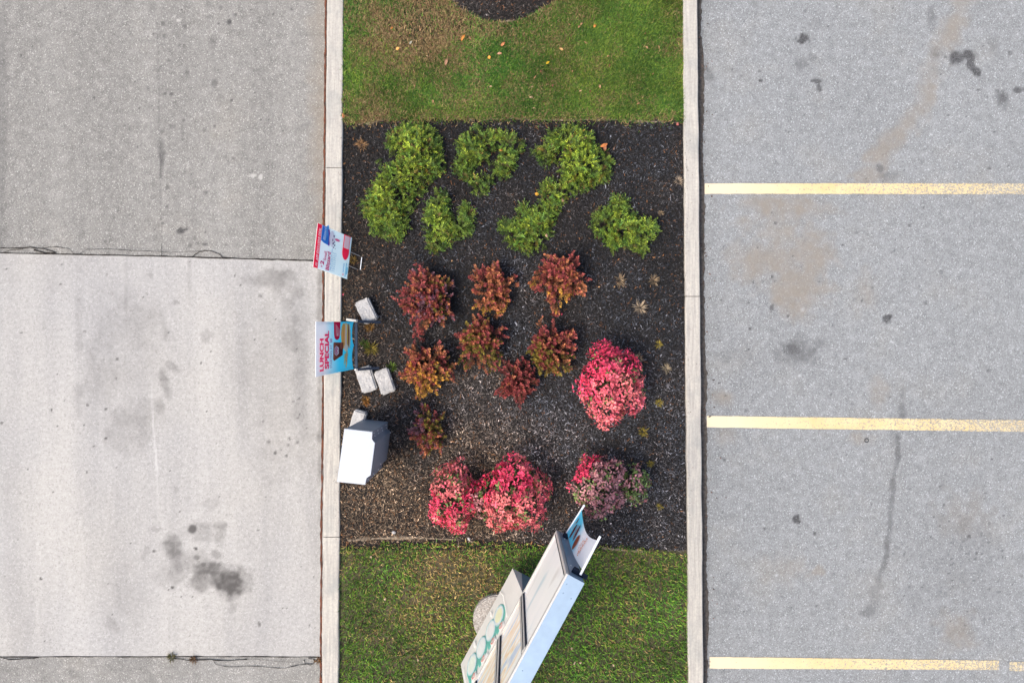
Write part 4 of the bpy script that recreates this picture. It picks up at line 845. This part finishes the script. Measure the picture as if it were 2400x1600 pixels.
# rivets along the notched faces
def onface(i, t, z, off=.002):
    a = Vector((*loc[i], 0)); b = Vector((*loc[(i + 1) % 8], 0)); e = (b - a).normalized(); n_ = Vector((e.y, -e.x, 0)); 
    if n_.dot((a + b) / 2) < 0: n_ = -n_
    p = a.lerp(b, t) + n_ * off; p.z = z; return (p, n_)
rivets(root, [onface(1, .25, .93), onface(1, .75, .86), onface(1, .25, .72), onface(1, .75, .66), onface(1, .25, .5), onface(1, .75, .44), onface(1, .25, .25), onface(1, .75, .2), onface(5, .5, .9), onface(5, .5, .6), onface(5, .5, .35), onface(3, .04, .12), onface(3, .93, .5)])
bm = bmesh.new(); prism(bm, [(p[0] * .9, p[1] * .93) for p in loc], 0, .06); link('plinth', bmmesh('plinth', bm), M['darkmetal'], root)
# seam down the notch and the speaker grille on the lane side
p, n_ = onface(7, .5, .72, 0.0); e = Vector((-n_.y, n_.x, 0)); bm = bmesh.new()
for k in range(9): box(bm, p, e, n_, Vector((0, 0, 1)), -.16, .16, .001, .007, -.12 + k * .028, -.108 + k * .028)
link('speaker_grille', bmmesh('speaker_grille', bm), M['darkmetal'], root)

# ---------------------------------------------------------------- flat print helpers
class Sheet:
    """a printed sheet with corners top-left, top-right, bottom-right, bottom-left (reading order)"""
    def __init__(s, tl, tr, br, bl): s.c = [Vector(q) for q in (tl, tr, br, bl)]; s.n = (s.c[1] - s.c[0]).cross(s.c[3] - s.c[0]).normalized() * -1
    def at(s, a, b, off=0.0):
        p = (s.c[0] * (1 - a) + s.c[1] * a) * (1 - b) + (s.c[3] * (1 - a) + s.c[2] * a) * b; return p + s.n * off
CURS = {}
def textmesh(txt, bold=0.0, shear=0.0):
    cu = bpy.data.curves.new('lettering', 'FONT'); cu.body = txt; cu.offset = bold; cu.shear = shear; cu.resolution_u = 3
    o = bpy.data.objects.new('lettering', cu); COL.objects.link(o); dg = bpy.context.evaluated_depsgraph_get()
    me = bpy.data.meshes.new_from_object(o.evaluated_get(dg)); bpy.data.objects.remove(o); bpy.data.curves.remove(cu); return me
def lettering(sh, txt, s0, s1, t0, t1, c, parent, off=.004, bold=.02, shear=0.0):
    me = textmesh(txt, bold, shear); n = len(me.vertices); co = np.empty(n * 3, np.float32); me.vertices.foreach_get('co', co); co = co.reshape(-1, 3)
    mn, mx = co.min(0), co.max(0)
    for i in range(n):
        a = s0 + (s1 - s0) * (co[i, 0] - mn[0]) / (mx[0] - mn[0]); b = t1 + (t0 - t1) * (co[i, 1] - mn[1]) / (mx[1] - mn[1] + 1e-9)
        me.vertices[i].co = sh.at(a, b, off)
    me.name = 'lettering'; setcol(me, 'Col', np.tile(np.array(c), (n, 1))); return link('lettering', me, M['print'], parent)
def shapes(sh, lst, parent, name='graphic', base=.0012, step=.0005):
    V, F, C = [], [], []
    for k, (poly, c) in enumerate(lst):
        b = len(V); cs = c if isinstance(c, list) else [c] * len(poly)
        for (a, t), q in zip(poly, cs): V.append(sh.at(a, t, base + k * step)); C.append(q)
        F.append(tuple(range(b, b + len(poly))))
    return link(name, mesh(name, V, F, np.array(C)), M['print'], parent)
def ell(cx, cy, rx, ry, n=20, rot=0):
    return [(cx + rx * math.cos(a) * math.cos(rot) - ry * math.sin(a) * math.sin(rot), cy + rx * math.cos(a) * math.sin(rot) + ry * math.sin(a) * math.cos(rot)) for a in [i / n * 2 * PI for i in range(n)]]
def rect(a, b, c, d_): return [(a, c), (b, c), (b, d_), (a, d_)]

# ---------------------------------------------------------------- yard sign (upper)
SA = Sheet(P(733.8, 625.4, .58), P(744.6, 522.7, .58), P(825, 557.2, .22), P(813.5, 654.1, .22))
root = thing('yard_sign', 'leaning yard sign with red top band, on wire legs at the left kerb', 'sign')
def slab_sheet(sh, th, name, mat, parent, colf=None, nx=8, ny=12, bot=None):
    V, F, C = [], [], []
    for side in (0, 1):
        for j in range(ny + 1):
            for i in range(nx + 1):
                a = i / nx; b = j / ny
                if bot: b *= bot(a)
                V.append(sh.at(a, b, 0 if side == 0 else -th)); C.append(colf(a, b) if colf else (.7, .7, .7))
    N_ = (nx + 1) * (ny + 1)
    for j in range(ny):
        for i in range(nx):
            q = j * (nx + 1) + i; F.append((q, q + nx + 1, q + nx + 2, q + 1)); F.append((N_ + q, N_ + q + 1, N_ + q + nx + 2, N_ + q + nx + 1))
    rim = [i for i in range(nx + 1)] + [(j + 1) * (nx + 1) - 1 for j in range(1, ny + 1)] + [ny * (nx + 1) + i for i in range(nx - 1, -1, -1)] + [j * (nx + 1) for j in range(ny - 1, 0, -1)]
    for q, r in zip(rim, rim[1:] + rim[:1]): F.append((q, r, N_ + r, N_ + q))
    return link(name, mesh(name, V, F, np.array(C)), mat, parent)
slab_sheet(SA, .006, 'panel', M['print'], root, lambda a, b: (.82 + .1 * (1 - b), .97, .99))
RD = (.95, .015, .08); WH = (.95, .95, .97); MG = (.55, .015, .16); BL = (.03, .20, .55)
cup = [(1, .13), (1, .2), (.93, .31), (.80, .38), (.66, .40), (.60, .36), (.62, .26), (.70, .13)]
gl = [([(0, 0), (1, 0), (1, .125), (0, .125)], RD),
      ([(.66, .135), (1, .135), (1, .29), (.93, .345), (.80, .375), (.60, .37), (.62, .22)], (.03, .20, .62)),
      (ell(.86, .255, .20, .055, 16, .22), (.10, .36, .78)),
      ([(.60, .34), (.70, .345), (.84, .335), (.95, .295), (.97, .34), (.85, .375), (.72, .385), (.60, .38)], (.18, .06, .42)),
      (ell(.78, .43, .185, .075, 20, -.08), (.74, .70, .78)),
      (ell(.76, .455, .13, .045, 16, -.1), (.80, .78, .84)),
      (ell(.69, .475, .028, .018, 8, .4), (.10, .06, .16)), (ell(.86, .48, .026, .02, 8), (.12, .07, .2)), (ell(.76, .45, .03, .016, 8), (.3, .25, .36)), (ell(.66, .52, .026, .016, 8, .5), (.10, .07, .18)), (ell(.60, .49, .018, .02, 8), (.14, .08, .2)), (ell(.73, .51, .02, .012, 8), (.2, .12, .25)), (ell(.585, .545, .012, .01, 6), (.14, .08, .2)),
      (ell(.80, .58, .028, .075, 12), (.68, .10, .26)), (ell(.80, .575, .012, .055, 10), (.80, .22, .36)),
      (rect(.62, 1.0, .755, .94) , RD), (ell(.62, .85, .20, .10, 24), RD), (rect(.69, .985, .775, .925), (.78, .80, .84)),
      (rect(.10, .27, .93, .965), (.22, .56, .74)), (rect(.03, .36, .9, .925), (.25, .58, .75)), (ell(.07, .845, .03, .02, 10), (.75, .25, .35)), (ell(.07, .845, .018, .010, 10), WH)]
for k, t in enumerate((.485, .508, .53, .552)):
    gl += [(rect(.05 + i * .05, .05 + i * .05 + random.uniform(.02, .042), t, t + .009), (.16, .42, .62)) for i in range(9)]
shapes(SA, gl, root)
lettering(SA, 'DQ', .045, .125, .035, .095, WH, root, .012, .03, .2)
lettering(SA, 'APP EXCLUSIVE DEAL', .165, .915, .035, .095, WH, root, .012, .03, .2)
lettering(SA, '$', .055, .10, .19, .235, MG, root, .012, .03); lettering(SA, '2', .12, .21, .165, .27, MG, root, .012, .04)
lettering(SA, 'Small', .235, .44, .245, .32, MG, root, .012, .02); lettering(SA, 'Blizzard', .04, .46, .33, .43, MG, root, .012, .03)
lettering(SA, 'Sept. 29-Oct. 26, 2025', .045, .56, .445, .475, (.04, .30, .58), root, .012, .02)
lettering(SA, 'REWARDS', .12, .33, .825, .855, (.04, .35, .66), root, .012, .02)
lettering(SA, 'Blizzard', .68, .98, .17, .24, (.55, .72, .88), root, .012, .02, .2)
for s_ in (.33, .66):
    bm = bmesh.new(); a = SA.at(s_, .98, -.004); foot = Vector(P(849, 602.4, .10)) if s_ > .5 else Vector(P(846, 635, .10))
    tube(bm, [SA.at(s_, .55, -.009), a, foot + Vector((0, 0, -.05))], [.0035] * 3, 6); link('wire_leg', bmmesh('wire_leg', bm), M['galv'], root)
bm = bmesh.new(); tube(bm, [Vector(P(848, 602.8, .125)), Vector(P(844.5, 632, .125))], [.005] * 2, 6); link('crossbar', bmmesh('crossbar', bm), M['whitetube'], root)

# ---------------------------------------------------------------- lunch poster (lower)
KT, KB_ = .76, .24
SB = Sheet(P(739.8, 883, KT), P(740, 753.8, KT), P(829.8, 753.8, KB_), P(829.8, 864.5, KB_))
root = thing('poster_stand', 'portable poster stand showing a hot dog lunch offer, weighted by blocks at the left kerb', 'sign')
def grad(a, b):
    k = min(1, max(0, (b - .22) / .38)) * (.55 + .45 * min(1, .35 + b)); w0 = np.array((.97, .98, .99)); w1 = np.array((.12, .80, .98)); return tuple(w0 + (w1 - w0) * min(1, k * 1.05))
bot = lambda a: 1 - .055 * abs(math.sin(a * 2 * PI)) ** .6
slab_sheet(SB, .005, 'poster', M['print'], root, grad, 40, 30, bot)
bun, bun2, crm, brn_, mus = (.92, .50, .20), (.90, .66, .42), (.96, .88, .74), (.42, .15, .10), (.98, .78, .12)
gl = [([(1.0, .455), (1.0, .625), (.75, .62), (.68, .60), (.645, .565), (.645, .515), (.68, .475), (.75, .46)], RD),
      (ell(.745, .555, .028, .006, 8), WH),
      (ell(.70, .77, .28, .115, 28), bun2), (ell(.71, .715, .26, .075, 24, -.02), (.98, .52, .16)), (ell(.66, .775, .28, .035, 24), crm), (ell(.70, .868, .26, .028, 24), (.86, .60, .36)),
      (ell(.70, .828, .265, .030, 28, .02), brn_), (ell(.72, .812, .23, .012, 20, .0), mus), (ell(.47, .77, .075, .06, 16), crm),
      ([(.60, .44), (.58, .70), (.33, .68), (.24, .46), (.27, .43)], (.30, .075, .045)), ([(.60, .44), (.56, .50), (.30, .48), (.27, .43)], (.48, .15, .09)), (ell(.43, .60, .12, .075, 16), (.18, .045, .04)), (ell(.52, .64, .07, .04, 14), (.40, .13, .08)),
      ([(.53, .51), (.49, .465), (.37, .465), (.33, .51), (.37, .575), (.49, .575)], (.80, .78, .86)), ([(.51, .515), (.48, .485), (.38, .485), (.35, .515), (.38, .555), (.48, .555)], (.62, .14, .30))]
gl += [([(.10 + i * .018, .70 + .012 * (i % 3)), (.11 + i * .018, .70 + .012 * (i % 3)), (.33 + (i % 4) * .03, .78 + .008 * (i % 5)), (.31 + (i % 4) * .03, .79 + .008 * (i % 5))], ((.80, .62, .28), (.72, .50, .20), (.85, .72, .42))[i % 3]) for i in range(14)]
gl += [([(.05 + i * .02, .745 + .008 * (i % 4)), (.06 + i * .02, .76 + .008 * (i % 4)), (.36, .765 + .01 * (i % 4)), (.36, .75 + .01 * (i % 4))], ((.84, .68, .34), (.70, .46, .18), (.86, .76, .5))[i % 3]) for i in range(12)]
gl += [(rect(.72, .95 - .03 * k, .48 + .026 * k, .488 + .026 * k), WH) for k in range(5)]
shapes(SB, gl, root, 'graphic', .0012, .0004)
PK = (.92, .02, .14)
lettering(SB, 'LUNCH', .085, .69, .065, .165, PK, root, .020, .045); lettering(SB, 'SPECIAL', .11, .83, .19, .30, PK, root, .020, .045)
lettering(SB, 'STARTING AT', .115, .56, .325, .375, (.36, .22, .45), root, .020, .01); lettering(SB, '$8', .60, .675, .325, .385, (.45, .15, .35), root, .020, .02)
lettering(SB, 'DQ', .365, .50, .49, .55, WH, root, .020, .04, .1)
def bar(a, b, w_, th, name, mat, parent):
    a = Vector(a); b = Vector(b); e = (b - a).normalized(); s_ = e.cross(Vector((0, 0, 1))).normalized(); n_ = s_.cross(e); bm = bmesh.new(); box(bm, a, e, s_, n_, 0, (b - a).length, -w_ / 2, w_ / 2, -th / 2, th / 2)
    bmesh.ops.bevel(bm, geom=bm.edges[:], offset=.002, segments=1, affect='EDGES'); return link(name, bmmesh(name, bm), mat, parent)
bar(P(835, 756, .235), P(835, 864, .235), .032, .02, 'bottom_rail', M['darkbar'], root)
bar(P(838, 753, .265), P(893, 755.2, .215), .030, .012, 'foot', M['darkmetal'], root); bar(P(838, 865.5, .265), P(889, 862, .22), .030, .012, 'foot', M['darkmetal'], root)
bar(P(812, 748.5, .11), P(838, 752, .255), .028, .012, 'rear_foot', M['trim'], root)
bar(SB.at(.97, 1.02, -.016), SB.at(.97, .05, -.016), .014, .010, 'side_rail', M['darkmetal'], root); bar(SB.at(.03, 1.02, -.016), SB.at(.03, .05, -.016), .014, .010, 'side_rail', M['darkmetal'], root)
for q in ((833, 751.5), (833, 866)):
    bm = bmesh.new(); bmesh.ops.create_cone(bm, cap_ends=True, segments=10, radius1=.012, radius2=.010, depth=.02); o = link('bolt', bmmesh('bolt', bm), M['galv'], root); o.location = P(*q, .27)

# ---------------------------------------------------------------- menu board
L = Vector((-.476, -.8794, 0)).normalized(); Nf = Vector((-L.y * -1, L.x * -1, 0)); Nf = Vector((L.y, -L.x, 0))
if Nf.x > 0: Nf = -Nf
Z = Vector((0, 0, 1))
HBOT, HTOP, TH, LEN = .90, 2.23, .17, 2.62
O = Vector(P(1304.8, 1241.8, HBOT)); O.z = 0
mid = O + L * 1.355 - Nf * (TH / 2)
root = thing('menu_board', 'tall grey drive-through menu board with glass panels standing in the lower lawn', 'menu board', mid)
def mb(name, mat, boxes, bev=0.0, parent=None):
    bm = bmesh.new()
    for b in boxes: box(bm, O - mid, L, Nf, Z, *b)
    if bev: bmesh.ops.bevel(bm, geom=bm.edges[:], offset=bev, segments=1, affect='EDGES')
    return link(name, bmmesh(name, bm), mat, parent or root)
mb('cabinet', M['trim'], [(0.004, LEN, -TH + .004, -.022, HBOT, HTOP - .006)])
mb('top_cover', M['silver'], [(.0, LEN + .004, -TH, -.012, HTOP - .006, HTOP)], .002)
mb('top_trim', M['trim'], [(0, LEN, -.022, .004, HTOP - .055, HTOP - .004)], .004)
mb('bottom_trim', M['trim'], [(0, LEN, -.022, .004, HBOT - .004, HBOT + .03)], .004)
mb('side_trim', M['trim'], [(0, .034, -.0215, .003, HBOT + .03, HTOP - .055)], .003); mb('side_trim', M['trim'], [(LEN - .034, LEN, -.0215, .003, HBOT + .03, HTOP - .055)], .003)
m = NT('menu_print_reflection')  # faint print plus blurred reflections painted in as colour streaks
tc = m.n('ShaderNodeTexCoord').outputs['Object']
s1 = m.noise(2.0, 3, .5, vec=tc, stretch=(.9, 1.5, .45)); s2 = m.noise(1.9, 1.5, .4, vec=tc, stretch=(.8, .8, 2.6)); s3 = m.noise(1.3, 2, .5, vec=tc)
c = m.ramp(s2, [(.30, (.80, .82, .84)), (.44, (.95, .92, .87)), (.52, (.90, .66, .44)), (.58, (.95, .90, .78)), (.66, (.50, .60, .78)), (.76, (.92, .9, .86))])
c = m.mix(m.ramp(s1, [(.45, 0.0), (.75, .9)]), c, (.84, .82, .80)); c = m.mix(m.ramp(s3, [(.56, 0.0), (.72, .55)]), c, (.70, .40, .24)); c = m.mix(m.ramp(s1, [(.22, .6), (.36, 0.0)]), c, (.40, .72, .72))
M['menu'] = m.done(c, .22, spec=.6)
m = NT('menu_pale_reflection'); tc = m.n('ShaderNodeTexCoord').outputs['Object']; s2 = m.noise(1.8, 1.5, .4, vec=tc, stretch=(.8, .8, 2.4))  # pale print with soft reflections painted into the ramp
c = m.ramp(s2, [(.30, (.66, .76, .80)), (.40, (.93, .92, .90)), (.62, (.97, .95, .92)), (.74, (.70, .66, .62))]); M['menupale'] = m.done(c, .22, spec=.6)
panels = [(.036, .735), (.800, 1.235), (1.310, 1.765), (1.840, 2.584)]
for i, (a, b) in enumerate(panels):
    sc_ = mb('glass_panel', M['menupale'] if i == 0 else M['menu'], [(a + .012, b - .012, -.020, -.010, HBOT + .034, HTOP - .060)])
    for q0 in (a, b - .010): mb('panel_gasket', M['darkmetal'], [(q0, q0 + .010, -.019, .001, HBOT + .031, HTOP - .056)])
    if i: mb('mullion', M['trim'], [(panels[i - 1][1] + .001, a - .001, -.0195, .006, HBOT + .031, HTOP - .056)], .003)
    if i:
        q = (panels[i - 1][1] + a) / 2; mb('mullion_slot', M['darkmetal'], [(q - .006, q + .006, .004, .008, HBOT + .04, HTOP - .07)])
# end face details
mb('end_panel', M['shadedblue'], [(-.006, .003, -TH + .01, -.030, HBOT + .01, HTOP - .02)], .002)  # board end turned from the sun, its shade put into the blue-grey
mb('lower_bracket', M['darkmetal'], [(-.045, -.007, -.105, -.055, 1.0, 1.09)], .004); mb('upper_bracket', M['darkmetal'], [(-.050, -.007, -TH - .02, -.045, HTOP - .10, HTOP - .085), (-.030, -.007, -.13, -.08, HTOP - .23, HTOP - .12)], .003)
for (y_, z_) in ((-.06, 1.95), (-.10, 1.95), (-.07, 1.12)):
    bm = bmesh.new(); bmesh.ops.create_uvsphere(bm, u_segments=8, v_segments=5, radius=.006); o = link('bolt', bmmesh('bolt', bm), M['rivet'], root); o.location = O - mid + L * -.008 + Nf * y_ + Z * z_
for (x_, y_) in ((.16, -.05), (.17, -.13), (.08, -.04), (.9, -.06), (1.4, -.1)):
    bm = bmesh.new(); bmesh.ops.create_cone(bm, cap_ends=True, segments=8, radius1=.005, radius2=.004, depth=.004); o = link('screw', bmmesh('screw', bm), M['shadedblue'], root); o.location = O - mid + L * x_ + Nf * y_ + Z * (HTOP + .002)
# lower sloped cabinet
WA, WB, WD, WZ = .745, 1.975, .118, .29
bm = bmesh.new(); V_ = []
for a in (WA, WB):
    for y_, z_ in ((WD, WZ), (-.001, HBOT - .006), (-TH + .02, HBOT - .006), (-TH + .02, WZ)): V_.append(bm.verts.new(O - mid + L * a + Nf * y_ + Z * z_))
for f in ((0, 1, 2, 3), (7, 6, 5, 4), (0, 4, 5, 1), (1, 5, 6, 2), (2, 6, 7, 3), (3, 7, 4, 0)): bm.faces.new([V_[i] for i in f])
low = link('lower_panel', bmmesh('lower_panel', bm), M['greypanel'], root)
mb('panel_end_shade', M['shadedblue'], [(WA - .003, WA - .0005, -TH + .02, 0, WZ + .001, HBOT - .007)])  # thin dark sheet carrying the painted shade of the sloped cabinet's end
SW = Sheet(O - mid + L * WB + Nf * .001 + Z * (HBOT - .008), O - mid + L * WA + Nf * .001 + Z * (HBOT - .008), O - mid + L * WA + Nf * (WD + .001) + Z * WZ, O - mid + L * WB + Nf * (WD + .001) + Z * WZ)
if SW.n.dot(Nf) < 0: SW.n = -SW.n
TEAL = (.22, .62, .54); TW = (.95, .95, .93)
gl = []
# image x along board: WA end is s=1
for k, (s_, yl) in enumerate(((.655, 1), (.505, 0), (.335, 0), (.165, 0))):
    gl += [(ell(s_, .42, .098, .30, 22, .0), TEAL), (rect(s_ - .09, s_ + .03, .10, .45), TEAL)]
for k, (s_, cl) in enumerate(((.655, (.95, .93, .70)), (.505, (.95, .93, .90)), (.335, (.93, .93, .91)), (.165, (.92, .95, .86)))):
    gl += [(ell(s_, .46, .084, .245, 22), (.62, .82, .86)), (ell(s_, .46, .076, .215, 22), TW), (ell(s_, .46, .06, .16, 22), cl), (rect(s_ - .045, s_ + .035, .02, .17), TW)]
gl += [(rect(.30, .40, -.0, .10), TW), (ell(.57, .80, .014, .09, 10), TW), (ell(.26, .80, .018, .10, 10), TW), ([(.745, .05), (.752, .05), (.79, .72), (.782, .72)], TW), ([(.782, .72), (.79, .72), (.765, .95), (.757, .95)], TW), (rect(.03, .037, .1, .75), TW)]
shapes(SW, gl, root, 'graphic', .0015, .0004)
for s_ in (.655, .505, .335, .165): lettering(SW, 'G', s_ - .03, s_ + .02, .04, .155, (.85, .25, .22), root, .018, .01)
bm = bmesh.new(); tube(bm, [Vector((0, 0, .05)), Vector((0, 0, HBOT + .05))], [.07, .07], 16); link('post', bmmesh('post', bm), M['greypanel'], root)
bm = bmesh.new(); bmesh.ops.create_cone(bm, cap_ends=True, segments=48, radius1=.30, radius2=.29, depth=.16)
bmesh.ops.bevel(bm, geom=[e for e in bm.edges if e.verts[0].co.z > 0 and e.verts[1].co.z > 0], offset=.012, segments=2, affect='EDGES')
o = link('concrete_footing', bmmesh('concrete_footing', bm), M['footing']); o.location = (*P(1168, 1452, .15)[:2], .085); props(o, 'round concrete footing under the menu board, half hidden', 'footing')

# ---------------------------------------------------------------- banner on the board's end
broot = thing('banner', 'small white banner with brown ice cream bars stretched between two rods on the board end', 'banner', O)
kt = HTOP - .07
a_up = Vector(P(1362.8, 1341, kt)) - O; t_up = Vector(P(1405.0, 1259.5, kt)) - O
kb = 1.0; a_lo = Vector(P(1328.5, 1248, kb)) - O; t_lo = Vector(P(1368.0, 1185.5, kb)) - O
for a, t in ((a_up, t_up), (a_lo, t_lo)):
    e = (t - a).normalized(); bm = bmesh.new(); tube(bm, [a - e * .02, t + e * .015], [.011, .011], 10); link('rod', bmmesh('rod', bm), M['whitetube'], broot)
NXB, NYB = 26, 40
def bp_(s, t):   # s: 0 at board .. 1 outer, t: 0 top .. 1 bottom
    top_ = a_up.lerp(t_up, .06 + .86 * s); bo = a_lo.lerp(t_lo, .02 + .86 * s); p = top_.lerp(bo, t); w_ = math.sin(PI * t)
    dirx = (t_up - a_up).normalized(); p = p - dirx * (.085 * w_ * s ** 1.5) + Nf * (-.012 * w_ * s) - dirx * (.03 * w_ * (1 - s)); return p
def bcol(s, t):
    k = max(0, (t - .60 + .18 * (1 - s) + .03 * math.sin(s * 9)) / .22); w0 = np.array((.93, .93, .95)); w1 = np.array((.12, .62, .85)); c = w0 + (w1 - w0) * min(1, k)
    if t < .5: c = c * (1 - .0)
    return tuple(c)
V, F, C = [], [], []
for j in range(NYB + 1):
    for i in range(NXB + 1): V.append(bp_(i / NXB, j / NYB)); C.append(bcol(i / NXB, j / NYB))
for j in range(NYB):
    for i in range(NXB): q = j * (NXB + 1) + i; F.append((q, q + 1, q + NXB + 2, q + NXB + 1))
fab = link('fabric', mesh('fabric', V, F, np.array(C)), M['print'], broot, smooth=True)
class BS:
    def at(s, a, b, off=0.0):
        return bp_(a, b) + Nf * off
bs = BS()
def gridshape(poly, c, off, name, par):
    # tessellate: fan of the polygon, resampled so it follows the cloth
    bm = bmesh.new(); vs = [bm.verts.new((x, y, 0)) for x, y in poly]; bm.faces.new(vs); bmesh.ops.triangulate(bm, faces=bm.faces[:]); bmesh.ops.subdivide_edges(bm, edges=bm.edges[:], cuts=3, use_grid_fill=True)
    for v in bm.verts: v.co = bs.at(v.co.x, v.co.y, off)
    me = bmmesh(name, bm); setcol(me, 'Col', np.tile(np.array(c), (len(me.vertices), 1))); return link(name, me, M['print'], par)
CH = (.26, .065, .035); CD = (.13, .028, .03)
gridshape(ell(.34, .56, .30, .055, 22, .05), (.30, .085, .045), .010, 'graphic', broot); gridshape(ell(.52, .70, .34, .026, 20, .10), CD, .010, 'graphic', broot); gridshape(ell(.50, .735, .30, .014, 16, .12), (.42, .16, .09), .013, 'graphic', broot)
gridshape(ell(.36, .82, .30, .030, 20, .04), CD, .010, 'graphic', broot); gridshape(ell(.70, .885, .13, .016, 12, .05), CD, .010, 'graphic', broot); gridshape(ell(.45, .905, .22, .012, 12, .05), (.55, .42, .36), .010, 'graphic', broot)
for i in range(15):
    gridshape(rect(.14 + i * .052, .14 + i * .052 + random.uniform(.02, .036), .29 + .012 * (i % 2) - .0 * i, .33 + .012 * (i % 3)), (.70, .20, .06), .011, 'graphic', broot)
for i in range(9):
    gridshape(rect(.28 + i * .05, .28 + i * .05 + random.uniform(.015, .03), .37, .395 + .01 * (i % 2)), (.72, .24, .08), .011, 'graphic', broot)
